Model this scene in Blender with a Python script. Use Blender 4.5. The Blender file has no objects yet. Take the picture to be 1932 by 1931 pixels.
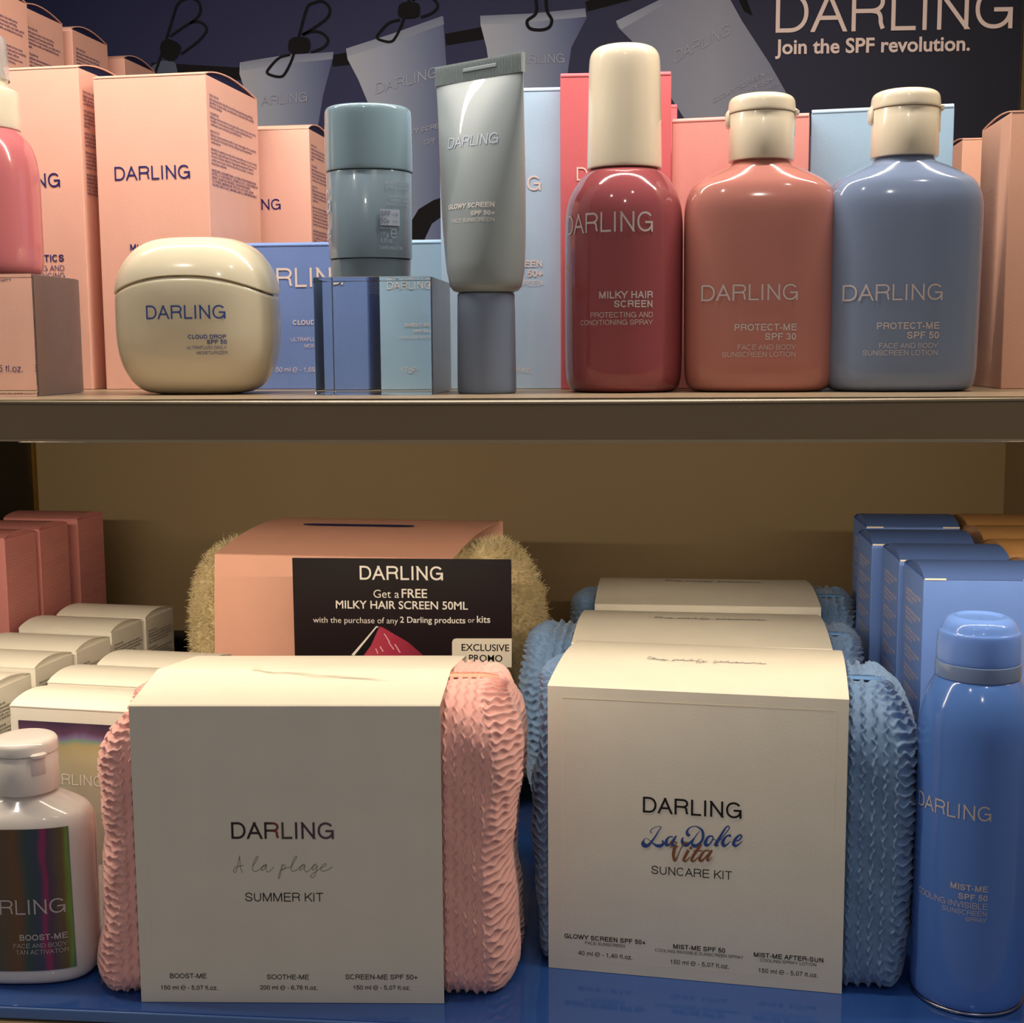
import bpy, math, os, random
import numpy as np
from mathutils import Matrix, Vector
random.seed(7); rng=np.random.default_rng(7)
SC=bpy.context.scene; COL=SC.collection
R_=math.radians
# ---------------------------------------------------------------- camera
CAM_H=.0216
cam_d=bpy.data.cameras.new('camera'); cam=bpy.data.objects.new('camera',cam_d); COL.objects.link(cam)
cam_d.sensor_width=36; cam_d.lens=36*2500/1932; cam_d.clip_start=.01
CR=Matrix.Rotation(R_(5),3,'Z')@Matrix.Rotation(R_(90-7.09),3,'X')@Matrix.Rotation(R_(-.39),3,'Z')
cam.matrix_world=Matrix.Translation((0,0,CAM_H))@CR.to_4x4()
SC.camera=cam
# ---------------------------------------------------------------- world, lamps, exposure
SC.view_settings.view_transform='Standard'; SC.view_settings.look='None'
SC.view_settings.gamma=1; SC.view_settings.use_curve_mapping=False; SC.view_settings.exposure=0
W=bpy.data.worlds.new('shop'); SC.world=W; W.use_nodes=True
W.node_tree.nodes['Background'].inputs[0].default_value=(1,.89,.865,1)
W.node_tree.nodes['Background'].inputs[1].default_value=.14
def area(name,loc,rot,sx,sy,power,color):
    l=bpy.data.lights.new(name,'AREA'); l.shape='RECTANGLE'; l.size=sx; l.size_y=sy; l.energy=power; l.color=color
    o=bpy.data.objects.new(name,l); COL.objects.link(o); o.location=loc; o.rotation_euler=[R_(a) for a in rot]; return o
WARM=(1,.84,.64); SOFT=(1,.92,.83)
area('upper_strip_light',(-.05,.600,.335),(14,0,0),1.5,.008,6.2,SOFT)
area('lower_strip_light',(-.05,.5720,-.0194),(42,0,0),1.5,.005,3.25,WARM)
for i,(x,y,z,p,s) in enumerate([(-.9,-1.0,1.5,2,.08),(.55,-.8,1.6,2,.07),(.1,-2.4,1.7,4,.12)]):
    o=area('shop_ceiling_light',(x,y,z),(0,0,0),s,s,p,(1,.93,.84))
    o.rotation_euler=(Vector((0,.65,0))-Vector((x,y,z))).to_track_quat('-Z','Y').to_euler()
# ---------------------------------------------------------------- measuring helpers: a pixel of the photograph onto a real plane
def ray(px,py): return CR@Vector(((px-966)/2500,-(py-965.5)/2500,-1))
def P(px,py,Y=None,z=None):
    d=ray(px,py); t=Y/d.y if Y is not None else (z-CAM_H)/d.z
    return Vector((0,0,CAM_H))+d*t
FLOOR=-.2734
# ---------------------------------------------------------------- materials
def mat(name,color,rough=.5,metal=0,coat=0,trans=0,ior=1.45,noise=.03,nscale=60,bump=0,bscale=400,sss=0,sheen=0,alpha=1):
    m=bpy.data.materials.new(name); m.use_nodes=True; nt=m.node_tree; b=nt.nodes['Principled BSDF']
    c=tuple(((v/255+.055)/1.055)**2.4 if v>10 else v/255/12.92 for v in color)
    b.inputs['Roughness'].default_value=rough; b.inputs['Metallic'].default_value=metal
    b.inputs['Coat Weight'].default_value=coat; b.inputs['Transmission Weight'].default_value=trans; b.inputs['IOR'].default_value=ior
    b.inputs['Alpha'].default_value=alpha
    if sss: b.inputs['Subsurface Weight'].default_value=sss; b.inputs['Subsurface Radius'].default_value=(.006,.004,.003); b.inputs['Subsurface Scale'].default_value=.5
    if sheen: b.inputs['Sheen Weight'].default_value=sheen
    tc=nt.nodes.new('ShaderNodeTexCoord')
    if noise:
        n=nt.nodes.new('ShaderNodeTexNoise'); n.inputs['Scale'].default_value=nscale; n.inputs['Detail'].default_value=4
        nt.links.new(tc.outputs['Object'],n.inputs['Vector'])
        r=nt.nodes.new('ShaderNodeValToRGB'); r.color_ramp.elements[0].position=.3; r.color_ramp.elements[1].position=.7
        r.color_ramp.elements[0].color=tuple(v*(1-noise) for v in c)+(1,); r.color_ramp.elements[1].color=tuple(min(1,v*(1+noise)) for v in c)+(1,)
        nt.links.new(n.outputs['Fac'],r.inputs['Fac']); nt.links.new(r.outputs['Color'],b.inputs['Base Color'])
    else: b.inputs['Base Color'].default_value=c+(1,)
    if bump:
        n2=nt.nodes.new('ShaderNodeTexNoise'); n2.inputs['Scale'].default_value=bscale; n2.inputs['Detail'].default_value=3
        nt.links.new(tc.outputs['Object'],n2.inputs['Vector'])
        bp=nt.nodes.new('ShaderNodeBump'); bp.inputs['Strength'].default_value=bump; bp.inputs['Distance'].default_value=.0004
        nt.links.new(n2.outputs['Fac'],bp.inputs['Height']); nt.links.new(bp.outputs['Normal'],b.inputs['Normal'])
    return m
def ramp_mat(name,stops,axis='X',rough=.5,metal=0,wob=0,scale=8):
    m=mat(name,(128,128,128),rough,metal,noise=0); nt=m.node_tree; b=nt.nodes['Principled BSDF']
    tc=nt.nodes.new('ShaderNodeTexCoord'); mp=nt.nodes.new('ShaderNodeSeparateXYZ')
    nt.links.new(tc.outputs['Generated'],mp.inputs[0]); src=mp.outputs[axis]
    if wob:
        n=nt.nodes.new('ShaderNodeTexNoise'); n.inputs['Scale'].default_value=scale; n.inputs['Detail'].default_value=2; nt.links.new(tc.outputs['Generated'],n.inputs['Vector'])
        a=nt.nodes.new('ShaderNodeMath'); a.operation='MULTIPLY_ADD'; a.inputs[1].default_value=wob
        nt.links.new(n.outputs['Fac'],a.inputs[0]); nt.links.new(src,a.inputs[2])
        s=nt.nodes.new('ShaderNodeMath'); s.operation='SUBTRACT'; s.inputs[1].default_value=wob/2; nt.links.new(a.outputs[0],s.inputs[0]); src=s.outputs[0]
    r=nt.nodes.new('ShaderNodeValToRGB'); el=r.color_ramp.elements
    while len(el)<len(stops): el.new(.5)
    for e,(p,c) in zip(el,stops): e.position=p; e.color=tuple(((v/255+.055)/1.055)**2.4 for v in c)+(1,)
    nt.links.new(src,r.inputs['Fac']); nt.links.new(r.outputs['Color'],b.inputs['Base Color'])
    return m
def paper(n,c,rough=.5): return mat(n,c,rough,noise=.025,nscale=45,bump=.12,bscale=900)
def gloss(n,c,rough=.13,**k): return mat(n,c,rough,noise=.01,coat=k.pop('coat',.5),**k)
M={}
M['pink']=paper('pink_card',(238,182,160)); M['pink_in']=paper('navy_card_inside',(22,26,62))
M['coral']=paper('coral_card',(214,108,114)); M['rose']=paper('rose_card',(230,156,148))
M['pale']=paper('pale_blue_card',(178,204,228)); M['sky']=paper('light_blue_card',(166,198,222)); M['blue']=paper('blue_card',(116,142,200))
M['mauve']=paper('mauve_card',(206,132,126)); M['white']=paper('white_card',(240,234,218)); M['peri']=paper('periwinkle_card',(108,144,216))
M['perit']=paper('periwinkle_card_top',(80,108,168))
M['tan']=paper('tan_card',(194,146,92)); M['nude']=paper('nude_card',(222,168,142)); M['sleeve']=paper('white_sleeve_card',(236,230,214)); M['peach']=paper('peach_sleeve_card',(236,178,154))
M['edge']=paper('cut_card_edge',(250,236,214))
M['navyink']=mat('navy_ink',(28,34,104),.5,noise=0); M['greyink']=mat('faded_ink',(110,84,110),.5,noise=0); M['blackink']=mat('black_ink',(14,13,16),.4,noise=0)
M['creamink']=mat('cream_ink',(238,216,206),.5,noise=0); M['whiteink']=mat('white_ink',(236,226,220),.5,noise=0); M['silverink']=mat('grey_ink',(206,194,192),.5,noise=0)
M['paleink']=mat('pale_ink',(190,200,216),.5,noise=0); M['rosetext']=mat('rose_ink',(232,170,158),.5,noise=0)
M['cream']=gloss('cream_plastic',(233,221,190),.15,sss=.1); M['capcream']=gloss('ivory_plastic',(234,221,194),.2)
M['red']=gloss('rosewood_plastic',(152,76,80),.1); M['rosep']=gloss('dusty_rose_plastic',(188,122,110),.12); M['bluep']=gloss('steel_blue_plastic',(124,140,168),.12)
M['pinkp']=gloss('pink_plastic',(206,116,118),.14); M['stick']=gloss('teal_grey_plastic',(122,142,154),.22); M['stickcap']=gloss('teal_plastic',(136,162,174),.14)
M['tube']=mat('satin_grey_green_tube',(150,160,162),.32,noise=.01,coat=.15); M['tubecap']=mat('matt_slate_cap',(122,136,158),.42,noise=.01)
M['whitep']=gloss('white_plastic',(238,232,226),.16); M['can']=gloss('blue_lacquer',(84,128,208),.14); M['steel']=mat('steel_rim',(190,192,200),.2,metal=1,noise=0)
M['canring']=gloss('slate_blue_plastic',(120,144,186),.25); M['nozzle']=mat('deep_blue_nozzle',(40,66,176),.4,noise=0)
M['cancap']=mat('translucent_blue_cap',(128,172,252),.16,trans=.30,ior=1.2,noise=0,coat=.4)
M['acryl']=mat('clear_acrylic',(242,248,248),.015,trans=1,ior=1.49,noise=0)
M['frost']=mat('scuffed_acrylic_side',(205,200,196),.33,trans=1,ior=1.49,noise=.06,nscale=90,bump=.25,bscale=260)
M['clearcap']=mat('clear_overcap',(250,250,248),.12,trans=.8,ior=1.08,noise=0)
M['taupe']=mat('taupe_laminate',(140,121,94),.42,noise=.04,nscale=9,bump=.05,bscale=500)
M['shelftop']=mat('shelf_top_laminate',(150,130,104),.35,noise=.12,nscale=160,bump=.15,bscale=700)
M['trim']=mat('shelf_edge_band',(176,160,130),.35,noise=.05)
M['wall']=mat('olive_taupe_wall',(148,126,90),.6,noise=.05,nscale=5); M['black']=mat('black_panel',(14,11,10),.5,noise=0); M['brass']=mat('brass_edge',(150,112,48),.3,metal=.8,noise=0)
M['bluesheet']=mat('blue_acrylic_sheet',(46,86,160),.09,noise=.02,nscale=12,coat=.5); M['bluesheetedge']=mat('blue_acrylic_edge',(92,128,190),.25,noise=0)
M['pinkfab']=mat('pink_seersucker',(243,186,178),.7,noise=.06,nscale=900,sheen=.4,bump=.3,bscale=2200); M['bluefab']=mat('blue_seersucker',(110,144,186),.6,noise=.1,nscale=900,sheen=.4,bump=.3,bscale=2200)
M['pinkzip']=mat('pink_zip_tape',(246,178,152),.6,noise=.02); M['bluezip']=mat('blue_zip_tape',(96,142,196),.6,noise=.02)
M['fleece']=mat('cream_fleece',(226,208,160),.9,noise=.08,nscale=250,sheen=.5)
M['poster']=ramp_mat('navy_poster_print',[(0,(15,20,66)),(.45,(14,18,70)),(1,(15,16,36))],'X',.6)
M['printblack']=mat('printed_black',(5,5,7),.9,noise=0)
# ---------------------------------------------------------------- object helpers
def new_mesh(name,verts,faces,smooth=False,sharp=None):
    me=bpy.data.meshes.new(name)
    v=np.asarray(verts,dtype=np.float32).reshape(-1,3)
    me.from_pydata(v.tolist(),[],[list(map(int,f)) for f in faces])
    if smooth:
        me.shade_smooth()
        if sharp: me.set_sharp_from_angle(angle=R_(sharp))
    me.update(); return me
def quads_mesh(name,V,Q,smooth=True):
    me=bpy.data.meshes.new(name); V=np.asarray(V,np.float32); Q=np.asarray(Q,np.int32)
    me.vertices.add(len(V)); me.vertices.foreach_set('co',V.ravel())
    me.loops.add(Q.size); me.loops.foreach_set('vertex_index',Q.ravel())
    me.polygons.add(len(Q)); me.polygons.foreach_set('loop_start',np.arange(0,Q.size,Q.shape[1],dtype=np.int32))
    me.update(calc_edges=True); me.validate()
    if smooth: me.shade_smooth()
    return me
def ob(name,me,m,parent=None):
    o=bpy.data.objects.new(name,me); COL.objects.link(o)
    if m is not None and not me.materials: me.materials.append(M[m] if isinstance(m,str) else m)
    if parent: o.parent=parent
    return o
def tag(o,label,cat,group=None):
    o['label']=label; o['category']=cat
    if group: o['group']=group
    return o
def thing(name,label,cat,loc,yaw=0,group=None):
    o=bpy.data.objects.new(name,None); o.empty_display_size=.02; COL.objects.link(o)
    o.location=loc; o.rotation_euler=(0,0,R_(yaw)); return tag(o,label,cat,group)
def dup(root,loc=None,yaw=None,label=None):
    r=root.copy(); COL.objects.link(r)
    if loc is not None: r.location=loc
    if yaw is not None: r.rotation_euler=(0,0,R_(yaw))
    if label: r['label']=label
    for ch in list(root.children):
        c=ch.copy(); COL.objects.link(c); c.parent=r
        for g in list(ch.children):
            d=g.copy(); COL.objects.link(d); d.parent=c
    return r
def MW(o): return Matrix.Translation(o.location)@o.rotation_euler.to_matrix().to_4x4()
def box(x0,y0,z0,x1,y1,z1,bev=0):
    import bmesh
    bm=bmesh.new(); bmesh.ops.create_cube(bm,size=1)
    for v in bm.verts: v.co=Vector(((x0+x1)/2+v.co.x*(x1-x0),(y0+y1)/2+v.co.y*(y1-y0),(z0+z1)/2+v.co.z*(z1-z0)))
    if bev: bmesh.ops.bevel(bm,geom=bm.edges[:],offset=bev,segments=2,affect='EDGES',profile=.5)
    me=bpy.data.meshes.new('box'); bm.to_mesh(me); bm.free(); return me
def join(meshes,name='joined'):
    import bmesh
    bm=bmesh.new()
    for m in meshes: bm.from_mesh(m)
    me=bpy.data.meshes.new(name); bm.to_mesh(me); bm.free(); return me
def chaikin(p,k=2):
    p=[tuple(map(float,q)) for q in p]
    for _ in range(k):
        o=[p[0]]
        for a,b in zip(p[:-1],p[1:]):
            o.append(tuple(.75*x+.25*y for x,y in zip(a,b))); o.append(tuple(.25*x+.75*y for x,y in zip(a,b)))
        o.append(p[-1]); p=o
    return p
def loft(rings,N=72,zfun=None,capb=True,capt=True,sharp=40):
    """rings: (z,a,b,n[,cx]) superellipse sections"""
    th=np.linspace(0,2*np.pi,N,endpoint=False); c=np.cos(th); s=np.sin(th); V=[];
    for r in rings:
        z,a,b,n=r[:4]; cx=r[4] if len(r)>4 else 0
        x=a*np.sign(c)*np.abs(c)**(2/n)+cx; y=b*np.sign(s)*np.abs(s)**(2/n)
        zz=np.full(N,z)
        if zfun: zz=zz+zfun(z,x,y,a)
        V.append(np.stack([x,y,zz],1))
    V=np.concatenate(V); F=[]
    for i in range(len(rings)-1):
        for j in range(N):
            k=(j+1)%N; F.append((i*N+j,i*N+k,(i+1)*N+k,(i+1)*N+j))
    if capb: F.append(tuple(range(N-1,-1,-1)))
    if capt: F.append(tuple((len(rings)-1)*N+j for j in range(N)))
    return new_mesh('loft',V,F,True,sharp)
def lathe(pts,n=2,k=2,**kw):
    q=chaikin(pts,k) if k else pts
    return loft([(z,r,r*kw.get('ratio',1),n) for z,r in q],**{a:b for a,b in kw.items() if a!='ratio'})
# ---------------------------------------------------------------- lettering
try:
    FONT=bpy.data.fonts.load(os.path.join(bpy.utils.resource_path('LOCAL'),'datafiles','fonts','Noto Sans CJK Regular.woff2'))
except Exception: FONT=None
_tc={}
def text_geo(body,bold=0,res=2,wrap=None,align='LEFT',leading=1.0,shear=0):
    key=(body,bold,res,wrap,align,leading,shear)
    if key in _tc: return _tc[key]
    if not wrap and not shear and res==2 and all(c==' ' or c in GL for c in body):
        _tc[key]=stroke_text(body,.105+bold*3.4); return _tc[key]
    bold=bold*(.7 if FONT else 1); res=max(res,2) if not wrap else res
    c=bpy.data.curves.new('lettering','FONT'); c.body=body; c.resolution_u=res; c.offset=bold; c.align_x=align; c.space_line=leading; c.shear=shear
    if FONT: c.font=FONT
    if wrap: c.text_boxes[0].width=wrap
    o=bpy.data.objects.new('lettering',c); COL.objects.link(o); bpy.context.view_layer.update()
    me=bpy.data.meshes.new_from_object(o.evaluated_get(bpy.context.evaluated_depsgraph_get()))
    V=np.zeros(len(me.vertices)*3,np.float32); me.vertices.foreach_get('co',V); V=V.reshape(-1,3).copy(); V[:,2]=0
    F=[tuple(p.vertices) for p in me.polygons]
    bpy.data.objects.remove(o); bpy.data.curves.remove(c); bpy.data.meshes.remove(me)
    _tc[key]=(V,F); return V,F
EPS=.00022
def frame_of(root,kind,w=0,d=0,h=0):
    """a face of a root: world matrix whose x,y are the face's u,v and z its outward normal"""
    L={'front':Matrix(((1,0,0,0),(0,0,-1,0),(0,1,0,0),(0,0,0,1))),
       'right':Matrix(((0,0,1,w),(1,0,0,0),(0,1,0,0),(0,0,0,1))),
       'left':Matrix(((0,0,-1,0),(-1,0,0,d),(0,1,0,0),(0,0,0,1))),
       'top':Matrix(((1,0,0,0),(0,1,0,0),(0,0,1,h),(0,0,0,1)))}[kind]
    return L
def uv_at(root,L,px,py):
    A=(MW(root)@L).inverted(); o=A@Vector((0,0,CAM_H)); d=(A.to_3x3()@ray(px,py)); t=-o.z/d.z; return o+d*t
def write(root,L,body,p0,p1,m,bold=0,vf=1.0,name='printed_text',anchor='L',res=2,slant=False,eps=EPS,parent=None):
    """lettering on a flat face from baseline pixel p0 (left) to p1 (right)"""
    V,F=text_geo(body,bold,res); a=uv_at(root,L,*p0); b=uv_at(root,L,*p1)
    x0,x1=V[:,0].min(),V[:,0].max(); s=(b.x-a.x)/(x1-x0)
    U=(V[:,0]-x0)*s+a.x; T=V[:,1]*s*vf+a.y+((b.y-a.y)*(V[:,0]-x0)/(x1-x0) if slant else 0)
    loc=np.stack([U,T,eps+V[:,2]],1); Lm=np.array(L); pts=loc@Lm[:3,:3].T+Lm[:3,3]
    return ob(name,new_mesh(name,pts,F),m,parent or root)
def para(root,L,body,u,v,size,wrap,m,name='fine_print',leading=1.0,bold=.006,res=1,xs=1.0,meshonly=False):
    size*=2.6*.76; V,F=text_geo(body,bold,res,wrap/size/xs,'LEFT',leading/2.6)
    loc=np.stack([V[:,0]*size*xs+u,V[:,1]*size+v,np.full(len(V),EPS)],1); Lm=np.array(L); pts=loc@Lm[:3,:3].T+Lm[:3,3]
    me=new_mesh(name,pts,F)
    return ob(name,me,m,root)
def split_x(V,F,step):
    """cut flat lettering at regular x so that it can wrap a round bottle"""
    import bmesh
    bm=bmesh.new(); vs=[bm.verts.new((x,y,z)) for x,y,z in V]
    for f in F:
        try: bm.faces.new([vs[i] for i in f])
        except ValueError: pass
    x=V[:,0].min()+step
    while x<V[:,0].max():
        bmesh.ops.bisect_plane(bm,geom=bm.verts[:]+bm.edges[:]+bm.faces[:],plane_co=(x,0,0),plane_no=(1,0,0)); x+=step
    bm.verts.index_update(); o=np.array([v.co[:] for v in bm.verts]); f=[tuple(v.index for v in q.verts) for q in bm.faces]; bm.free(); return o,f
def wrap_text(root,surf,body,u0,u1,v,m,bold=0,vf=1.0,step=.0025,name='printed_text',right=False,res=2,eps=EPS):
    """lettering on a curved front: surf(u,v)->(x,y,z,nx,ny); u is arc length from the front's middle"""
    V,F=text_geo(body,bold,res); x0,x1=V[:,0].min(),V[:,0].max(); s=(u1-u0)/(x1-x0)
    V2=np.stack([(V[:,0]-x0)*s+u0,V[:,1]*s*vf+v,V[:,2]],1); V2,F=split_x(V2,F,step)
    pts=[]
    for u,w,e in V2:
        x,y,z,nx,ny=surf(u,w); e+=eps; pts.append((x+nx*e,y+ny*e,z))
    return ob(name,new_mesh(name,pts,F),m,root)
def cyl(r): return lambda u,v: (r*math.sin(u/r),-r*math.cos(u/r),v,math.sin(u/r),-math.cos(u/r))
def sup(a,b,n):
    def f(u,v):
        t=min(abs(u)/a,.999); y=-b*(1-t**n)**(1/n); return (u,y,v,0,-1)
    return f
def catmull(p,k=8):
    p=[np.array(q,float) for q in p]; P0=[2*p[0]-p[1]]+p+[2*p[-1]-p[-2]]; o=[]
    for i in range(1,len(P0)-2):
        a,b,c,d=P0[i-1:i+3]
        for t in np.linspace(0,1,k,endpoint=False): o.append(.5*(2*b+(c-a)*t+(2*a-5*b+4*c-d)*t*t+(3*b-a-3*c+d)*t**3))
    o.append(p[-1]); return np.array(o)
def ribbon(strokes,width,k=8):
    """pen strokes (lists of (x,y[,pen])) -> flat ribbon geometry"""
    V=[];F=[]
    for s in strokes:
        s=[(q+(1,))[:3] if len(q)==2 else q for q in s]
        c=catmull(s,k); d=np.gradient(c[:,:2],axis=0); d/=np.maximum(np.linalg.norm(d,axis=1,keepdims=True),1e-9)
        n=np.stack([-d[:,1],d[:,0]],1)*(c[:,2:3]*width/2); b=len(V)
        for j_,(q,m_) in enumerate(zip(c[:,:2],n)): zz_=1e-5*(1+(b//2)%7)+3e-7*j_; V+= [tuple(q+m_)+(zz_,),tuple(q-m_)+(zz_,)]
        for i in range(len(c)-1): F.append((b+2*i,b+2*i+1,b+2*i+3,b+2*i+2))
    return np.array(V),F
# ---------------------------------------------------------------- a light grotesque drawn from strokes (cap height 1)
def arc(cx,cy,rx,ry,a0,a1,n=12,e=2.15):
    o=[]
    for i in range(n+1):
        a=R_(a0+(a1-a0)*i/n); c,s=math.cos(a),math.sin(a)
        o.append((cx+rx*math.copysign(abs(c)**(2/e),c),cy+ry*math.copysign(abs(s)**(2/e),s)))
    return o
def cm(p,k=5): return [tuple(q) for q in catmull(p,k)]
GL={} # advance, left bearing, right bearing, strokes in a 0..1 box: ('l' line) ('d' diagonal cut flat) ('c' curve)
def g_(ch,adv,lb,rb,*st): GL[ch]=(adv,lb,rb,st)
g_('A',.93,.02,.02,('d',0,0,.5,1),('d',1,0,.5,1),('l',(.2,.33),(.8,.33)))
g_('B',.93,.11,.06,('l',(0,-.0),(0,1)),('c',[(0,1),(.55,1)]+arc(.55,.77,.37,.23,90,-90)+[(0,.54)]),('c',[(0,.54),(.6,.54)]+arc(.6,.27,.4,.27,90,-90)+[(0,0)]))
g_('C',1.0,.06,.06,('c',arc(.5,.5,.5,.5,38,322,26)))
g_('D',1.0,.11,.06,('l',(0,0),(0,1)),('c',[(0,1),(.42,1)]+arc(.42,.5,.58,.5,90,-90,18)+[(0,0)]))
g_('E',.93,.11,.05,('l',(0,0),(0,1)),('l',(0,1),(1,1)),('l',(0,.53),(.93,.53)),('l',(0,0),(1,0)))
g_('F',.85,.11,.05,('l',(0,0),(0,1)),('l',(0,1),(1,1)),('l',(0,.52),(.86,.52)))
g_('G',1.08,.06,.09,('c',arc(.5,.5,.5,.5,38,338,28)+[(1,.47)]),('l',(.56,.47),(1,.47)),('l',(1,.47),(1,0)))
g_('H',1.0,.11,.11,('l',(0,0),(0,1)),('l',(1,0),(1,1)),('l',(0,.53),(1,.53)))
g_('I',.386,.13,.13,('l',(0,0),(0,1)))
g_('J',.70,.03,.10,('c',[(1,1),(1,.3)]+arc(.5,.3,.5,.3,0,-180)))
g_('K',.93,.11,.01,('l',(0,0),(0,1)),('d',.0,.36,.95,1),('d',1.0,0,.36,.62))
g_('L',.77,.11,.04,('l',(0,0),(0,1)),('l',(0,0),(1,0)))
g_('M',1.16,.10,.10,('l',(0,0),(0,1)),('l',(1,0),(1,1)),('d',.5,0,.03,1),('d',.5,0,.97,1))
g_('N',1.0,.11,.11,('l',(0,0),(0,1)),('l',(1,0),(1,1)),('d',1,0,0,1))
g_('O',1.08,.06,.06,('c',arc(.5,.5,.5,.5,0,360,34)))
g_('P',.93,.11,.05,('l',(0,0),(0,1)),('c',[(0,1),(.6,1)]+arc(.6,.73,.4,.27,90,-90)+[(0,.46)]))
g_('Q',1.08,.06,.06,('c',arc(.5,.5,.5,.5,0,360,34)),('l',(.62,.22),(.95,-.05)))
g_('R',1.0,.11,.03,('l',(0,0),(0,1)),('c',[(0,1),(.58,1)]+arc(.58,.75,.38,.25,90,-90)+[(0,.50)]),('c',cm([(.58,.50),(.80,.46),(.89,.34),(.91,.16),(.98,0)])))
g_('S',.93,.06,.06,('c',cm([(.97,.70),(.88,.90),(.5,1),(.13,.91),(.05,.73),(.16,.58),(.5,.50),(.86,.40),(.98,.26),(.86,.08),(.5,0),(.12,.09),(.0,.32)],6)))
g_('T',.85,.03,.03,('l',(.5,0),(.5,1)),('l',(0,1),(1,1)))
g_('U',1.0,.11,.11,('c',[(0,1),(0,.36)]+arc(.5,.36,.5,.36,180,360,16)+[(1,1)]))
g_('V',.93,.01,.01,('d',.5,0,0,1),('d',.5,0,1,1))
g_('W',1.31,.01,.01,('d',.26,0,0,1),('d',.26,0,.5,1),('d',.74,0,.5,1),('d',.74,0,1,1))
g_('X',.93,.02,.02,('d',0,0,1,1),('d',1,0,0,1))
g_('Y',.93,.01,.01,('d',.5,.38,0,1),('d',.5,.38,1,1),('l',(.5,0),(.5,.45)))
g_('Z',.85,.05,.05,('l',(0,1),(1,1)),('l',(0,0),(1,0)),('d',0,0,1,1))
g_('0',.77,.06,.06,('c',arc(.5,.5,.5,.5,0,360,28)))
g_('1',.77,.16,.28,('l',(1,0),(1,1)),('l',(0,.74),(1,.80)))
g_('2',.77,.06,.06,('c',cm([(0,.68),(.1,.9),(.5,1),(.88,.9),(.96,.7),(.75,.45),(.3,.22),(.05,0)])),('l',(.05,0),(1,0)))
g_('3',.77,.06,.06,('c',cm([(0,.75),(.15,.94),(.5,1),(.85,.9),(.88,.7),(.7,.56),(.45,.53),(.8,.48),(1,.27),(.82,.06),(.48,0),(.12,.08),(0,.27)])))
g_('4',.77,.05,.05,('l',(.76,0),(.76,1)),('l',(0,.28),(1,.28)),('d',0,.28,.7,1))
g_('5',.77,.06,.06,('c',cm([(0,.25),(.12,.07),(.48,0),(.86,.1),(1,.33),(.86,.56),(.5,.64),(.1,.52)])),('l',(.1,.5),(.18,1)),('l',(.16,1),(.92,1)))
g_('6',.77,.06,.06,('c',arc(.5,.31,.5,.31,0,360,22)),('c',cm([(.92,.8),(.8,.95),(.5,1),(.15,.85),(0,.5),(.02,.25)])))
g_('7',.77,.06,.06,('l',(0,1),(1,1)),('c',cm([(1,1),(.6,.6),(.35,0)])))
g_('8',.77,.06,.06,('c',arc(.5,.27,.5,.27,0,360,22)),('c',arc(.5,.77,.42,.23,0,360,20)))
g_('9',.77,.06,.06,('c',arc(.5,.69,.5,.31,0,360,22)),('c',cm([(.08,.2),(.2,.05),(.5,0),(.85,.15),(1,.5),(.98,.75)])))
g_('-',.46,.06,.06,('l',(0,.34),(1,.34)))
g_('+',.81,.07,.07,('l',(0,.38),(1,.38)),('l',(.5,.08),(.5,.68)))
g_('.',.386,.13,.13,('l',(0,-.05),(0,.06)))
g_(',',.386,.13,.13,('l',(0,-.14),(0,.06)))
g_('m',1.15,.09,.09,('l',(0,0),(0,.72)),('c',[(0,.5)]+arc(.25,.45,.25,.27,180,0)+[(.5,0)]),('c',[(.5,.5)]+arc(.75,.45,.25,.27,180,0)+[(1,0)]))
g_('l',.31,.09,.09,('l',(0,0),(0,1)))
g_('f',.39,.02,.02,('c',[(.35,0),(.35,.8)]+arc(.75,.8,.4,.2,180,100)),('l',(0,.68),(.95,.68)))
g_('o',.77,.05,.05,('c',arc(.5,.36,.5,.36,0,360,22)))
g_('z',.69,.05,.05,('l',(0,.72),(1,.72)),('l',(0,0),(1,0)),('d',0,0,1,.72))
g_('g',.77,.05,.08,('c',arc(.5,.36,.5,.36,0,360,22)),('c',[(1,.72),(1,-.05)]+arc(.5,-.05,.5,.2,0,-160)))
g_('@',1.15,.05,.05,('c',arc(.5,.45,.5,.55,-35,-360,26)),('l',(0,.45),(1,.45)))
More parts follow.
